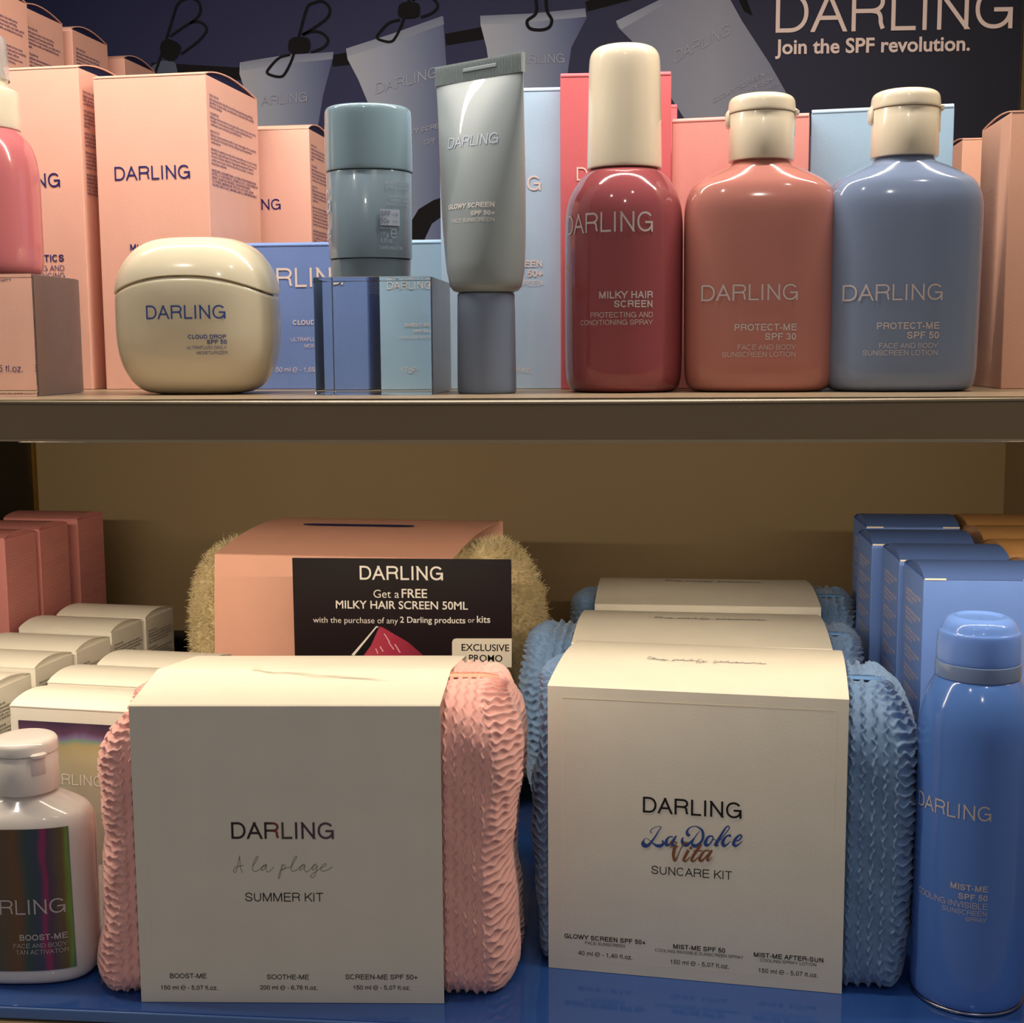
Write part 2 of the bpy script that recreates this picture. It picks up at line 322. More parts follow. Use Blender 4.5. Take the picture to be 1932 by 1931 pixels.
def stroke_text(body,w):
    x=0; V=[]; F=[]; h=w/2; runs=[]
    for ch in body:
        if ch==' ': x+=.386; continue
        adv,lb,rb,st=GL[ch]; W=max(adv-lb-rb-w,.0001); X=lambda a:x+lb+h+a*W; Y=lambda b:h+b*(1-w)
        for s in st:
            b=len(V)
            if s[0]=='l':
                p=np.array((X(s[1][0]),Y(s[1][1]))); q=np.array((X(s[2][0]),Y(s[2][1]))); d=q-p; d/=max(np.linalg.norm(d),1e-9)
                n=np.array((-d[1],d[0]))*h; p=p-d*h; q=q+d*h; V+=[p+n,p-n,q-n,q+n]; F.append((b,b+1,b+2,b+3))
            elif s[0]=='d':
                p=np.array((X(s[1]),Y(s[2]))); q=np.array((X(s[3]),Y(s[4]))); d=q-p; L=np.linalg.norm(d); k=h*L/abs(d[1]); t=h/abs(d[1])
                p2=p-d*(t if s[2]<.02 else 0); q2=q+d*(t if s[4]>.98 else 0); e=np.array((k,0)); V+=[p2-e,p2+e,q2+e,q2-e]; F.append((b,b+1,b+2,b+3))
            else:
                c=np.array([(X(a),Y(bb)) for a,bb in s[1]]); d=np.gradient(c,axis=0)
                if np.allclose(c[0],c[-1]): d[0]=d[-1]=c[1]-c[-2]
                d/=np.maximum(np.linalg.norm(d,axis=1,keepdims=True),1e-9)
                n=np.stack([-d[:,1],d[:,0]],1)*h
                for a,m_ in zip(c,n): V+=[a+m_,a-m_]
                F+=[(b+2*i,b+2*i+1,b+2*i+3,b+2*i+2) for i in range(len(c)-1)]
            runs.append((b,len(V)))
        x+=adv
    V=np.array([(q[0],q[1]) for q in V]); Z=np.zeros(len(V)); G=[]
    for k,f in enumerate(F):
        a,b,c,d=[V[i] for i in f]; ar=(c[0]-a[0])*(d[1]-b[1])-(c[1]-a[1])*(d[0]-b[0]); G.append(f if ar>0 else f[::-1])
    for k,(i0,i1) in enumerate(runs): Z[i0:i1]=(k%5)*1.3e-5
    return np.column_stack([V,Z]),G
def write_strokes(root,L,strokes,width,m,name='script_lettering',eps=EPS,k=8):
    """strokes in photograph pixels, laid on a flat face"""
    V,F=ribbon(strokes,width,k); Lm=np.array(L); out=[]
    for x,y,e in V:
        a=uv_at(root,L,x,y); out.append(Lm[:3,:3]@np.array((a.x,a.y,eps+e))+Lm[:3,3])
    return ob(name,new_mesh(name,out,F),m,root)
# ---------------------------------------------------------------- the setting
def struct(name,me,m):
    o=ob(name,me,m); o['kind']='structure'; return o
XL=P(66,900,Y=1.03).x; XR=P(1927,100,Y=1.03).x
struct('wall_back',box(XL-.3,1.03,-.50,XR+.3,1.05,.40),'wall')
struct('wall_left',box(XL-.02,.45,-.50,XL,1.03,.40),'black')
struct('trim_1',box(XL,1.0255,-.50,XL+.0022,1.0298,-.03),'brass')
struct('wall_right',box(XR,.56,-.50,XR+.02,1.03,.40),'wall')
struct('baseboard_back',box(XL+.004,1.012,FLOOR+.0005,XR-.002,1.0298,P(360,1190,Y=1.03).z),'black')
# upper shelf, sagging a little in the middle like the real one
def sag_board(x0,x1,y0,y1,z0,z1,sag,n=24,xm=-.045):
    V=[];F=[]
    for i in range(n+1):
        x=x0+(x1-x0)*i/n; s=-sag*max(0,1-((x-xm)/.27)**2)
        V+=[(x,y0,z0+s),(x,y1,z0),(x,y1,z1),(x,y0,z1+s)]
    for i in range(n):
        for j in range(4): F.append((i*4+j,i*4+(j+1)%4,i*4+4+(j+1)%4,i*4+4+j))
    F+=[(3,2,1,0),(4*n,4*n+1,4*n+2,4*n+3)]
    me=new_mesh('board',V,F); return me
zb=P(966,836,Y=.56).z+.0014
sh=thing('shelf','taupe shelf board carrying the bottles and cartons, upper of two','shelf',(0,.56,0))
ob('board',sag_board(XL+.0005,XR-.0005,.0006,.4695,zb,-.0002,.0014),'taupe',sh)
ob('top_laminate',sag_board(XL+.0005,XR-.0005,.0006,.4695,-.00021,0,.0),'shelftop',sh)
tr=sag_board(XL+.0005,XR-.0005,-.0003,.0012,-.0010,-.0002,.0014); ob('edge_band',tr,'trim',sh)
ob('edge_band',sag_board(XL+.0005,XR-.0005,-.0003,.0012,zb-.0002,zb+.0004,.0014),'trim',sh)
ls=thing('led_strip','slim warm LED strip fixed under the upper shelf front','lamp',(-.05,.572,zb-.0016))
ob('channel',box(-.22,-.004,-.0002,.30,.004,.0001),'steel',ls)
s2=thing('shelf','taupe shelf board at the bottom, under the blue sheet','shelf',(0,.54,FLOOR-.0066))
ob('board',box(XL+.0005,0,-.020,XR-.0005,.4895,0,.0005),'taupe',s2)
ctop=thing('shelf','taupe shelf board overhead above the poster and cartons','shelf',(0,.56,.342))
ob('board',box(XL+.0005,0,0,XR-.0005,.4695,.018,.0005),'taupe',ctop)
# blue acrylic sheet lying skewed on the lower shelf
a=P(0,1897,z=FLOOR); b=P(966,1938,z=FLOOR); ang=math.atan2(b.y-a.y,b.x-a.x)
bs=thing('acrylic_sheet','glossy blue acrylic sheet lining the lower shelf under the kits','acrylic sheet',(a.x,a.y,FLOOR-.006))
c_,s_=math.cos(ang),math.sin(ang)
def sheet(x0,x1,y0,y1,z0,z1):
    me=box(x0,y0,z0,x1,y1,z1,.0006); 
    for v in me.vertices: v.co=(v.co.x,v.co.y+v.co.x*math.tan(ang)*(1 if v.co.y<.1 else 0),v.co.z)
    return me
ob('sheet',sheet(XL-a.x+.003,XR-a.x-.003,0,.47,0,.006),'bluesheet',bs)
ob('front_edge',sheet(XL-a.x+.003,XR-a.x-.003,-.0012,0,.0002,.0056),'bluesheetedge',bs)
# ---------------------------------------------------------------- poster with its printed picture
PY=1.0255
po=thing('poster','navy wall poster picturing blue tubes clipped to a line','poster',(0,PY,0))
x0=P(75,0,Y=PY).x; ob('backing',box(x0-.08,0,.02,XR-.0015,.003,.335),'poster',po)
LP=Matrix(((1,0,0,0),(0,0,-1,0),(0,1,0,0),(0,0,0,1)))
def pix_poly(name,pts,m,lay,smooth=0):
    if smooth: pts=[tuple(q) for q in catmull(list(pts)+[pts[0]],smooth)[:-1]]
    V=[]
    for q in pts:
        a=uv_at(po,LP,*q); V.append((a.x,-.0001-lay*.00015,a.y))
    return ob(name,new_mesh(name,V,[tuple(range(len(V)))[::-1]]),m,po)
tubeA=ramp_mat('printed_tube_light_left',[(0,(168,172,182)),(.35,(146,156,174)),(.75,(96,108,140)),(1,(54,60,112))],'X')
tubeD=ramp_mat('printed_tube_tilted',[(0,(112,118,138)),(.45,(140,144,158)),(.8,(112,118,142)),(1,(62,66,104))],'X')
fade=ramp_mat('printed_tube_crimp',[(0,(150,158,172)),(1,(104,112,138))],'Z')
pix_poly('printed_line',[(286,118),(460,128),(460,152),(286,140)],'printblack',1)
pix_poly('printed_line',[(626,104),(662,98),(664,122),(628,126)],'printblack',1)
pix_poly('printed_line',[(840,64),(915,50),(915,74),(842,86)],'printblack',1)
pix_poly('printed_line',[(1104,4),(1180,-30),(1240,-34),(1230,-10),(1108,22)],'printblack',1)
pix_poly('printed_line',[(1380,-30),(1400,-26),(1420,30),(1404,22)],'printblack',1)
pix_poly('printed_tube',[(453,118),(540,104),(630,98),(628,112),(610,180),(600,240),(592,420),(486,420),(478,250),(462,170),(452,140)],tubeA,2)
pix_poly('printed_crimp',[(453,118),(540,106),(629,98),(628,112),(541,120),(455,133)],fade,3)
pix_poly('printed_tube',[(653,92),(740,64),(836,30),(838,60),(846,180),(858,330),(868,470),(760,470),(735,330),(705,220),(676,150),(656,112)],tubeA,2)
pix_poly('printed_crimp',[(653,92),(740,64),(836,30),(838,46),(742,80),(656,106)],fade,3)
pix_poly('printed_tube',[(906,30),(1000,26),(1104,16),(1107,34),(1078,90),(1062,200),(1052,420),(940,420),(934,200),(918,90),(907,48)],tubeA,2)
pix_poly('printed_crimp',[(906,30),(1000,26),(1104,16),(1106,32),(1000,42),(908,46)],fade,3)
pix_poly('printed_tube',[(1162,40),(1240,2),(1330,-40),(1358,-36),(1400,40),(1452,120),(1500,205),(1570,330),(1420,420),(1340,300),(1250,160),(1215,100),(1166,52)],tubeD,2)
pix_poly('printed_crimp',[(1162,40),(1240,2),(1316,-36),(1318,-24),(1244,14),(1172,56)],fade,3)
pix_poly('printed_ribbon',[(760,470),(772,425),(790,395),(818,378),(850,368),(860,395),(835,408),(815,422),(802,450),(800,480)],'printblack',4)
def printed_clip(dx,dy,s=1,legs=True):
    def S(l): return [(281+0+(x/4.83-0)*1-0+dx, y/4.83+dy) for x,y in l]
    big=[(1330,470),(1370,330),(1440,80),(1500,30),(1580,15),(1640,60),(1650,120),(1610,180),(1500,260),(1400,320)]
    small=[(1400,320),(1480,290),(1560,295),(1620,340),(1630,390),(1580,440),(1480,480)]
    foot=[(1330,470),(1300,560),(1250,660),(1210,700),(1140,695),(1080,665),(1110,610),(1190,530),(1290,500)]
    V=[];F=[]
    V,F=ribbon([S(big),S(small)]+([S(foot)] if legs else []),5.0)
    pts=[]
    for q in V: a=uv_at(po,LP,*q[:2]); pts.append((a.x,-.0009,a.y))
    ob('printed_clip',new_mesh('printed_clip',pts,F),'printblack',po)
    pix_poly('printed_spring',S([(1280,370),(1330,340),(1440,345),(1470,390),(1460,470),(1380,490),(1290,480),(1270,430)]),'printblack',6,3)
printed_clip(0,0); printed_clip(207,-66); 
def z2(l): return [(280+x/4.83,y/4.83) for x,y in l]
V,F=ribbon([z2([(66,665),(110,530),(160,380),(230,150),(260,60),(310,5),(400,-12),(465,30),(475,110),(430,180),(320,250),(200,335)]),z2([(380,210),(450,198),(510,225),(532,280),(470,365),(390,430),(300,495)])],4.6)
o_=[]
for q in V: a=uv_at(po,LP,*q[:2]); o_.append((a.x,-.0009,a.y))
ob('printed_clip',new_mesh('printed_clip',o_,F),'printblack',po)
pix_poly('printed_spring',z2([(110,440),(130,380),(200,360),(280,400),(300,450),(260,530),(200,560),(130,520)]),'printblack',6,3)
pix_poly('printed_tube',z2([(40,600),(110,560),(200,545),(250,580),(270,670),(0,670)]),mat('printed_tube_far',(64,72,96),.5,noise=0),2)
pts=[(1010,-10),(1012,24),(995,40),(1000,54),(1020,57),(1036,52),(1041,38),(1032,20),(1030,-10)]
V,F=ribbon([pts],6); o_=[]
for q in V: a=uv_at(po,LP,*q[:2]); o_.append((a.x,-.0009,a.y))
ob('printed_clip',new_mesh('printed_clip',o_,F),'printblack',po)
print_grey=mat('poster_faint_ink',(154,158,172),.5,noise=0)
wp=lambda body,p0,p1,m=print_grey,bold=0,name='poster_lettering',sl=True,vf=1.0,e=.0011: write(po,LP,body,p0,p1,m,bold,vf,name,slant=sl,eps=e)
wp('ARLING',(493,200),(580,192)); wp('DARLING',(710,178),(826,146)); wp('DARLING',(967,121),(1065,119)); wp('DARLING',(1273,119),(1376,66),vf=1.3)
wp('WY SCREEN',(770,256),(846,238),bold=.02); wp('SPF 50+',(800,274),(848,265),bold=.01)
wp('GLOWY SCREEN',(1344,196),(1442,144),bold=.018,vf=1.05); wp('SPF 50+',(1408,180),(1458,153),bold=.018,vf=1.0); wp('FACE SUNSCREEN',(1386,207),(1470,162),vf=1.05)
wp('DARLING',(1463,62.5),(1909,54),M['creamink'],0,'headline'); wp('Join the SPF revolution.',(1462,102.5),(1829,95.5),M['creamink'],.022,'headline',vf=1.05)
# ---------------------------------------------------------------- cartons
def carton(name,label,loc,yaw,w,d,h,m,group=None,bulge=.0045,lidm=None,inner='pink_in',tabs=False,cat='carton'):
    r=thing(name,label,cat,loc,yaw,group)
    ob('carton_body',box(0,0,.0001,w,d,h,.0004),m,r)
    n=14; V=[];F=[]; Vd=[[],[]]
    for i in range(n+1):
        t=i/n; y=-.0002+(d+.0002)*t; z=h+.0006+bulge*math.sin(math.pi*t**.85)**.9 if bulge>.001 else (h+.0003+(.0013 if 0<i<n else 0)); y=y if bulge>.001 or i>1 else (-.0002 if i==0 else .0016)
        V+=[(.0002,y,z),(w-.0002,y,z),(.0002,y,z-.0006),(w-.0002,y,z-.0006)]
        zz=h+.0002+(z-.0006-h)*.96
        for k,xx in enumerate((.0012,w-.0012)): Vd[k]+=[(xx,max(y,.0004),h-.0004),(xx,max(y,.0004),zz)]
    for i in range(n):
        a=4*i; b=a+4
        F+=[(a,a+1,b+1,b),(a+3,a+2,b+2,b+3),(a,b,b+2,a+2),(a+1,a+3,b+3,b+1)]

    F+=[(0,2,3,1),(4*n,4*n+1,4*n+3,4*n+2)]
    ob('lid_flap',new_mesh('lid_flap',V,F,True,30),lidm or m,r); 
    for k in (0,1): ob('dust_flap',new_mesh('dust_flap',Vd[k],[(2*i,2*i+1,2*i+3,2*i+2) for i in range(n)]),inner,r)
    if tabs:
        for xx in (0.0004,w*.82): ob('flap_edge',box(xx,-.0005,h-.0002,xx+w*.18,.0012,h+.0007,.0002),'edge',r)
    return r
TIPS='''TIPS FOR USE
Apply generously to dry skin all over the body and massage until fully absorbed. For best results, use daily and in combination with our Multi-Biotics Body Wash.

UTILISATION
Appliquer généreusement sur une peau sèche, masser jusqu'à absorption complète. Pour de meilleurs résultats, utiliser quotidiennement en combinaison avec notre gel douche Multi-Biotics.

MODO D'USO
Applicare generosamente su tutto il corpo e massaggiare fino a completo assorbimento. Per risultati ottimali, utilizzare quotidianamente in combinazione.
'''
WARN='''
Warning: For external use only. Avoid contact with eyes. In case of contact, rinse thoroughly with water. Discontinue use if irritation occurs. Keep out of reach of children. Attention: Usage externe uniquement. Éviter le contact avec les yeux. Tenir hors de portée des enfants. Conserver à température ambiante.

INGREDIENTS: AQUA/WATER/EAU, GLYCERIN, BUTYROSPERMUM PARKII BUTTER, COCOS NUCIFERA OIL, CETEARYL ALCOHOL, CITRUS AURANTIUM EXTRACT, ALLANTOIN, PANTHENOL, SODIUM HYALURONATE, TOCOPHEROL, XANTHAN GUM, CITRIC ACID, LACTIC ACID, SODIUM CHLORIDE, BENZOIC ACID, LIMONENE, LINALOOL, PARFUM/FRAGRANCE.'''
def front(r): return frame_of(r,'front')
YU=-5
# front pink cartons
a=P(175,148,Y=.70); B=carton('carton','pink carton with navy brand lettering, behind the cream jar',(a.x,a.y,0),YU,.0628,.0746,P(390,141,Y=.6965).z,'pink','pink body care cartons')
HB=P(390,141,Y=.6965).z; f=front(B)
write(B,f,'DARLING',(217,341),(359,338),'navyink',.004,name='logo_lettering')
write(B,f,'MULTI-BIOTICS',(246,473),(360,473),'navyink',.02); write(B,f,'NOURISHING BODY CREAM',(246,490),(360,490),'navyink')
para(B,frame_of(B,'right',.0628,.0746),TIPS+WARN,.004,HB-.0105,.0028,.0672,'navyink',leading=.86)
a=P(147,127,Y=.70); A=carton('carton','pink carton at the left end, half hidden by the pink spray bottle',(a.x-.0626,a.y+.0054,0),YU,.0628,.0700,a.z,'pink','pink body care cartons')
f=front(A); write(A,f,'DARLING',(-28,357),(114,355),'navyink',.004,name='logo_lettering'); write(A,f,'MULTI-BIOTICS',(0,496),(121,494),'navyink',.02)
write(A,f,'CLEANSING AND',(15,513),(122,513),'navyink'); write(A,f,'REBALANCING',(28,527),(123,527),'navyink'); write(A,f,'BODY WASH',(-32,535),(51,535),'navyink'); write(A,f,'250 ml - 8,5 fl.oz.',(-45,701),(73,701),'navyink')
para(A,frame_of(A,'right',.0628,.07),TIPS+WARN,.004,a.z-.0125,.0028,.062,'navyink',leading=.92)
# tall pink cartons in a row behind
T=None
for i,(px,py,Y,lab) in enumerate([(-35,-35,.778,'tall pink carton in the back row, at the left photo edge'),(42,9,.834,'tall pink carton in the back row, second from the left'),(136,53,.892,'tall pink carton in the back row, third from the left'),(235,108,.955,'lowest pink carton of the back row, farthest from the camera')]):
    a=P(px,py,Y=Y); w=.052
    if T is None:
        T=carton('carton',lab,(a.x-w,Y+w*math.sin(R_(5)),0),YU,w,.0505,.2345,'pink','tall pink cartons in the back row'); a0=a
        para(T,frame_of(T,'right',w,.0505),TIPS.replace('dry skin all over the body','dry skin before showering')+WARN,.004,.222,.0030,.043,'navyink',leading=1.0); q=T
    else: q=dup(T,(a.x-w,Y+w*math.sin(R_(5)),0),None,lab)
    q.scale.z=a.z/.235
# small pink carton behind the blue one
a=P(585,236,Y=.785); w=.052
s=carton('carton','small pink carton standing behind the blue stick',(a.x-w,.785,0),-3,w,.05,a.z-.0025,'pink','pink body care cartons')
write(s,front(s),'DARLING',(416,398),(530,397),'navyink',.004,name='logo_lettering'); para(s,frame_of(s,'right',w,.05),TIPS+WARN,.003,a.z-.012,.0026,.045,'navyink')
# blue carton (moisturizer)
a=P(705,458,Y=.69); Cc=carton('carton','mid blue carton with cream lettering beside the cream jar','' or (a.x-.0765,.69,0),0,.0765,.05,a.z-.0008,'blue',bulge=.0008); f=front(Cc)
write(Cc,f,'DARLING',(455,543),(664,541),'creamink',.004,name='logo_lettering'); write(Cc,f,'CLOUD DROP',(553,613),(633,613),'creamink',.02); write(Cc,f,'SPF 50',(592,630),(634,630),'creamink',.02)
write(Cc,f,'ULTRAFLUID DAILY',(549,644),(636,644),'creamink'); write(Cc,f,'MOISTURIZER',(575,656),(636,656),'creamink'); write(Cc,f,'50 ml @ - 1,69 fl.oz.',(521,702),(622,702),'creamink')
para(Cc,frame_of(Cc,'right',.0765,.05),WARN.replace('\n\n','\n'),.005,.068,.0021,.038,'creamink',leading=.9)
# pale carton of the stick
a=P(728,456,Y=.69); S=carton('carton','small pale blue carton seen through the clear block','' or (a.x,.69,0),0,.0290,.045,a.z-.0008,'sky',bulge=.0008); f=front(S)
write(S,f,'DARLING',(744,549),(825,549),'creamink',.004,name='logo_lettering'); write(S,f,'SHIELD ME',(776,618),(824,618),'creamink',.02); write(S,f,'SPF 50+',(792,629),(824,629),'creamink',.02)
write(S,f,'CLEAR SUN STICK',(762,640),(824,640),'creamink'); write(S,f,'17g@',(769,701),(800,701),'creamink')
# tall pale carton of the tube
a=P(828,171,Y=.68); b=P(1058,168,Y=.68); G=carton('carton','tall pale blue carton standing behind the grey tube','' or (a.x,.68,0),0,b.x-a.x,.045,a.z-.001,'pale',bulge=.0008); f=front(G)
write(G,f,'DARLING',(858,362),(1020,361),'creamink',.004,name='logo_lettering'); write(G,f,'GLOWY SCREEN',(886,505),(1023,503),'creamink',.02); write(G,f,'SPF 50+',(954,523),(1024,521.5),'creamink',.02)
write(G,f,'FACE SUNSCREEN',(899,540),(1024,539),'creamink'); write(G,f,'40 ml @ - 1,40 fl.oz.',(880,703),(1002,703),'creamink')
# coral cartons
a=P(1057,140,Y=.672); b=P(1267,139,Y=.672); Rr=carton('carton','coral red carton behind the ivory-capped rosewood spray bottle','' or (a.x,.672,0),1.5,b.x-a.x,.05,a.z-.001,'coral',bulge=.0008); f=front(Rr)
write(Rr,f,'DARLING',(1088,341),(1236,340),'creamink',.004,name='logo_lettering')
b=P(1278,198,Y=.742); carton('carton','coral carton showing only as a sliver behind the larger coral one','' or (b.x-.05,.742,0),0,.05,.045,b.z-.001,'coral',bulge=.0008)
a=P(1268,226,Y=.675); wP=.0660; Pk=carton('carton','salmon pink carton behind the dusty rose bottle','' or (a.x,.675,0),-8,wP,.045,a.z-.001,'rose',bulge=.0008)
a=P(1531,209,Y=.675); Ub=carton('carton','light blue carton behind the steel blue bottle','' or (a.x,.675,0),-8,.0665,.045,a.z-.001,'sky',bulge=.0008)
a=P(1908,212,Y=.652); Q=carton('carton','nude pink carton at the right end of the upper shelf','' or (a.x,.652,0),-1,.06,.055,a.z,'nude',bulge=.002)
para(Q,frame_of(Q,'left',.06,.055),WARN+TIPS,.008,a.z-.030,.0022,.026,'rosetext',leading=1.35)
a=P(1816,264,Y=.75); carton('carton','smaller nude pink carton behind the right end one','' or (a.x,.75,0),-1,.052,.045,a.z,'nude',bulge=.002)
# ---------------------------------------------------------------- acrylic risers
def riser(label,loc,w,d,h):
    r=thing('acrylic_riser',label,'display block',loc); 
    ob('block',box(0,0,.0001,w-.0004,d,h,.0005),'acryl',r); ob('scuffed_side',box(w-.0003,.0004,.0005,w+.0003,d-.0004,h-.0005),'frost',r); return r
a=P(815,640,Y=.60); b=P(592,640,Y=.60); HR=P(700,522,Y=.60).z; riser('clear acrylic block under the teal sun stick','' or (b.x,.60,.00002),a.x-b.x,.0624,HR)
a=P(67,640,Y=.60); HR2=P(0,517,Y=.60).z; riser('clear acrylic block under the pink spray bottle at left','' or (a.x-.06,.60,.00002),.06,.052,HR2)
# ---------------------------------------------------------------- bottles
def body_rounded(prof,ratio,n,k=1): return loft([(z,a,a*ratio,n) for z,a in chaikin(prof,k)],N=96)
def flip_bottle(name,label,loc,yaw,m,capm,ck=1,tab=0):
    r=thing(name,label,'bottle',loc,yaw)
    prof=[(0,.022,.012),(.0002,.0285,.0165),(.0012,.0318,.0190),(.004,.0338,.0208),(.009,.0345,.0214),(.02,.0347,.0216),(.05,.0350,.0217),(.079,.0352,.0218),(.086,.0349,.0216),(.0905,.0338,.0208),(.0945,.0318,.0196),(.0975,.0280,.0178),(.1005,.0222,.0158),(.1030,.0165,.0142),(.1042,.0138,.0132),(.1062,.0128,.0128)]
    ob('bottle_body',loft([(z,a,b,2.7-.7*max(0,(z-.0945)/.0118)) for z,a,b in chaikin(prof,2)],N=96,sharp=60),m,r)
    ob('cap_base',loft([(z,a*ck,a*ck,2) for z,a in [(.1058,.0140),(.1060,.0149),(.1066,.0151),(.1266,.0150),(.1270,.0148),(.1270,.013)]]),capm,r)
    lid=loft([(z,a*ck,a*ck,2) for z,a in chaikin([(.1272,.013),(.1272,.0152),(.1276,.0155),(.130,.0154),(.1335,.0150),(.1352,.0128),(.1358,.0090),(.136,.003)],2)],sharp=60)
    l=ob('cap_lid',lid,capm,r)
    # opening lip on the right and hinge bump on the left
    ob('lid_tab',loft([(.1262,.0012,.0035,2,.0150),(.1268,.0018,.0045,2,.0152),(.1282,.0018,.0046,2,.0153),(.1292,.0008,.003,2,.0150)],N=20),capm,r)
    th_=[]
    ob('hinge',loft([(.1215,.0010,.0035,2.5,-.0150),(.1225,.0016,.0040,2.5,-.0150),(.1275,.0016,.0040,2.5,-.0151),(.1290,.0008,.003,2.5,-.0150)],N=20),capm,r)
    for c in r.children:
        if c.name.startswith(('lid_tab','hinge')):
            for v in c.data.vertices:
                x_,y_=v.co.x*(1+(ck-1)),v.co.y; v.co.x=x_*math.cos(R_(tab))-y_*math.sin(R_(tab)); v.co.y=x_*math.sin(R_(tab))+y_*math.cos(R_(tab))
    V=[];F=[]; n=8
    for i in range(n+1):
        an=R_(tab-15+30*i/n); ed=0 if i in (0,n) else 1
        for z,e2 in ((.1165,0),(.1172,1),(.1258,1),(.1262,1)):
            q=.0150*ck+(.00045 if ed*e2 else -.0001); V.append((q*math.cos(an),q*math.sin(an),z))
    for i in range(n):
        for j in range(3): F.append((i*4+j,i*4+4+j,i*4+5+j,i*4+1+j))
    ob('thumb_pad',new_mesh('thumb_pad',V,F,True,40),capm,r)
    return r
def px_text(r,surf,body,x0,x1,y,Yf,m,**k):
    """baseline given by two photograph x and a y; measured on the plane of the bottle's front"""
    c=math.cos(r.rotation_euler.z); a=P(x0,y,Y=Yf); b=P(x1,y,Y=Yf); cx,cz=r.location.x,r.location.z
    return wrap_text(r,surf,body,(a.x-cx)/c,(b.x-cx)/c,(a.z+b.z)/2-cz,m,**k)
Yb=.637
x=P(1431,600,Y=Yb).x; s30=flip_bottle('lotion_bottle','dusty rose sunscreen bottle reading SPF 30 with ivory flip cap',(x,Yb,0),-2,'rosep','capcream')
for t in [('DARLING',1327,1508,567,dict(bold=.0,name='logo_lettering')),('PROTECT-ME',1389,1506,624,dict(bold=.02)),('SPF 30',1446,1505,641.5,dict(bold=.02)),('FACE AND BODY',1395,1505,660,{}),('SUNSCREEN LOTION',1366,1504,673.5,{})]: px_text(s30,sup(.0349,.0218,2.7),*t[:4],Yb-.0215,'silverink',**t[4])
x=P(1697,600,Y=Yb-.003).x; s50=flip_bottle('lotion_bottle','steel blue sunscreen bottle reading SPF 50 with ivory flip cap',(x,Yb-.003,0),-2,'bluep','capcream')
for t in [('DARLING',1596,1781,567,dict(bold=.0,name='logo_lettering')),('PROTECT-ME',1658,1775,621,dict(bold=.02)),('SPF 50',1714,1774,639,dict(bold=.02)),('FACE AND BODY',1662,1773,657,{}),('SUNSCREEN LOTION',1632,1772,670.5,{})]: px_text(s50,sup(.0349,.0218,2.7),*t[:4],Yb-.0245,'silverink',**t[4])
# rosewood spray bottle
Ym=.640
def spray_body(k=0): return lathe([(0,.018),(.0002,.0235),(.0015,.0258),(.005,.0272),(.012,.0277),(.03,.0278),(.06,.0278),(.078,.0277),(.0863,.0270),(.0924,.0252),(.0975,.0222),(.1009,.0195),(.1030,.0168),(.1040,.014),(.1062,.013)],N=96,sharp=60)
x=P(1177,560,Y=Ym).x; mk=thing('spray_bottle','rosewood hair mist bottle with tall ivory overcap','bottle',(x,Ym,0),0)
ob('bottle_body',spray_body(),'red',mk)
ob('overcap',lathe([(.1036,.0150),(.1037,.0174),(.1045,.0176),(.12,.0172),(.14,.0168),(.1510,.0166),(.1560,.0160),(.1588,.0135),(.1597,.009),(.1600,.002)],sharp=60),'capcream',mk)
for t in [('DARLING',1075,1231,437,dict(bold=.0,name='logo_lettering',vf=1.12)),('MILKY HAIR',1131,1231,563,dict(bold=.02)),('SCREEN',1159,1231,580,dict(bold=.02)),('PROTECTING AND',1115,1231,599,{}),('CONDITIONING SPRAY',1096,1231,613,{})]:
    R0=.0278; a=P(t[1],t[3],Y=Ym-.022).x-x; b=P(t[2],t[3],Y=Ym-.022).x-x; zz=P(1177,t[3],Y=Ym-.0278).z
    if t[0]=='DARLING': a=-.0262
    wrap_text(mk,cyl(R0),t[0],R0*math.asin(max(-.97,a/R0)),R0*math.asin(b/R0),zz,'silverink',right=True,**t[4])
# pink spray bottle at far left on its block
Yp=.628; x=P(-31,430,Y=Yp).x; zb0=HR2+.0002
ps=thing('spray_bottle','pink spray bottle with ivory pump standing on the left acrylic block','bottle',(x,Yp,zb0))
zc0=P(20,246,Y=Yp).z-zb0; zc1=P(20,168,Y=Yp).z-zb0; zn=P(20,125,Y=Yp).z-zb0; zt=P(5,62,Y=Yp).z-zb0
ob('bottle_body',lathe([(0,.018),(.0002,.0235),(.0015,.0258),(.005,.0270),(.012,.0272),(.03,.0272),(zc0-.022,.0272),(zc0-.013,.0262),(zc0-.006,.0240),(zc0-.001,.0200),(zc0+.001,.0175),(zc0+.003,.016)],N=96,sharp=60),'pinkp',ps)
ob('collar',lathe([(zc0,.0180),(zc0+.0001,.0193),(zc0+.001,.0195),(zc1-.002,.0192),(zc1-.0003,.0186),(zc1+.0006,.015)],k=1,sharp=50),'capcream',ps)
ob('pump_neck',lathe([(zc1+.0002,.0148),(zn-.004,.0140),(zn+.002,.0120),(zn+.006,.0118),(zt-.006,.0108),(zt-.003,.009),(zt-.002,.003)],k=1,sharp=50),'capcream',ps)
def shell(pts,t=.0007,**k):
    q=chaikin(pts,2); inner=[(z-(t if i>len(q)*.6 else 0),max(.0005,r-t)) for i,(z,r) in enumerate(q)][::-1]
    return loft([(z,r,r,2) for z,r in q+inner],capb=False,capt=False,sharp=60,**k)
ob('clear_overcap',shell([(zn-.006,.0155),(zn,.0152),(zt-.004,.0148),(zt-.001,.0135),(zt,.010),(zt,.0008)]),'clearcap',ps)
px_text(ps,cyl(.0272),'MOISTURIZING',-60,2,408,Yp-.02,'silverink')
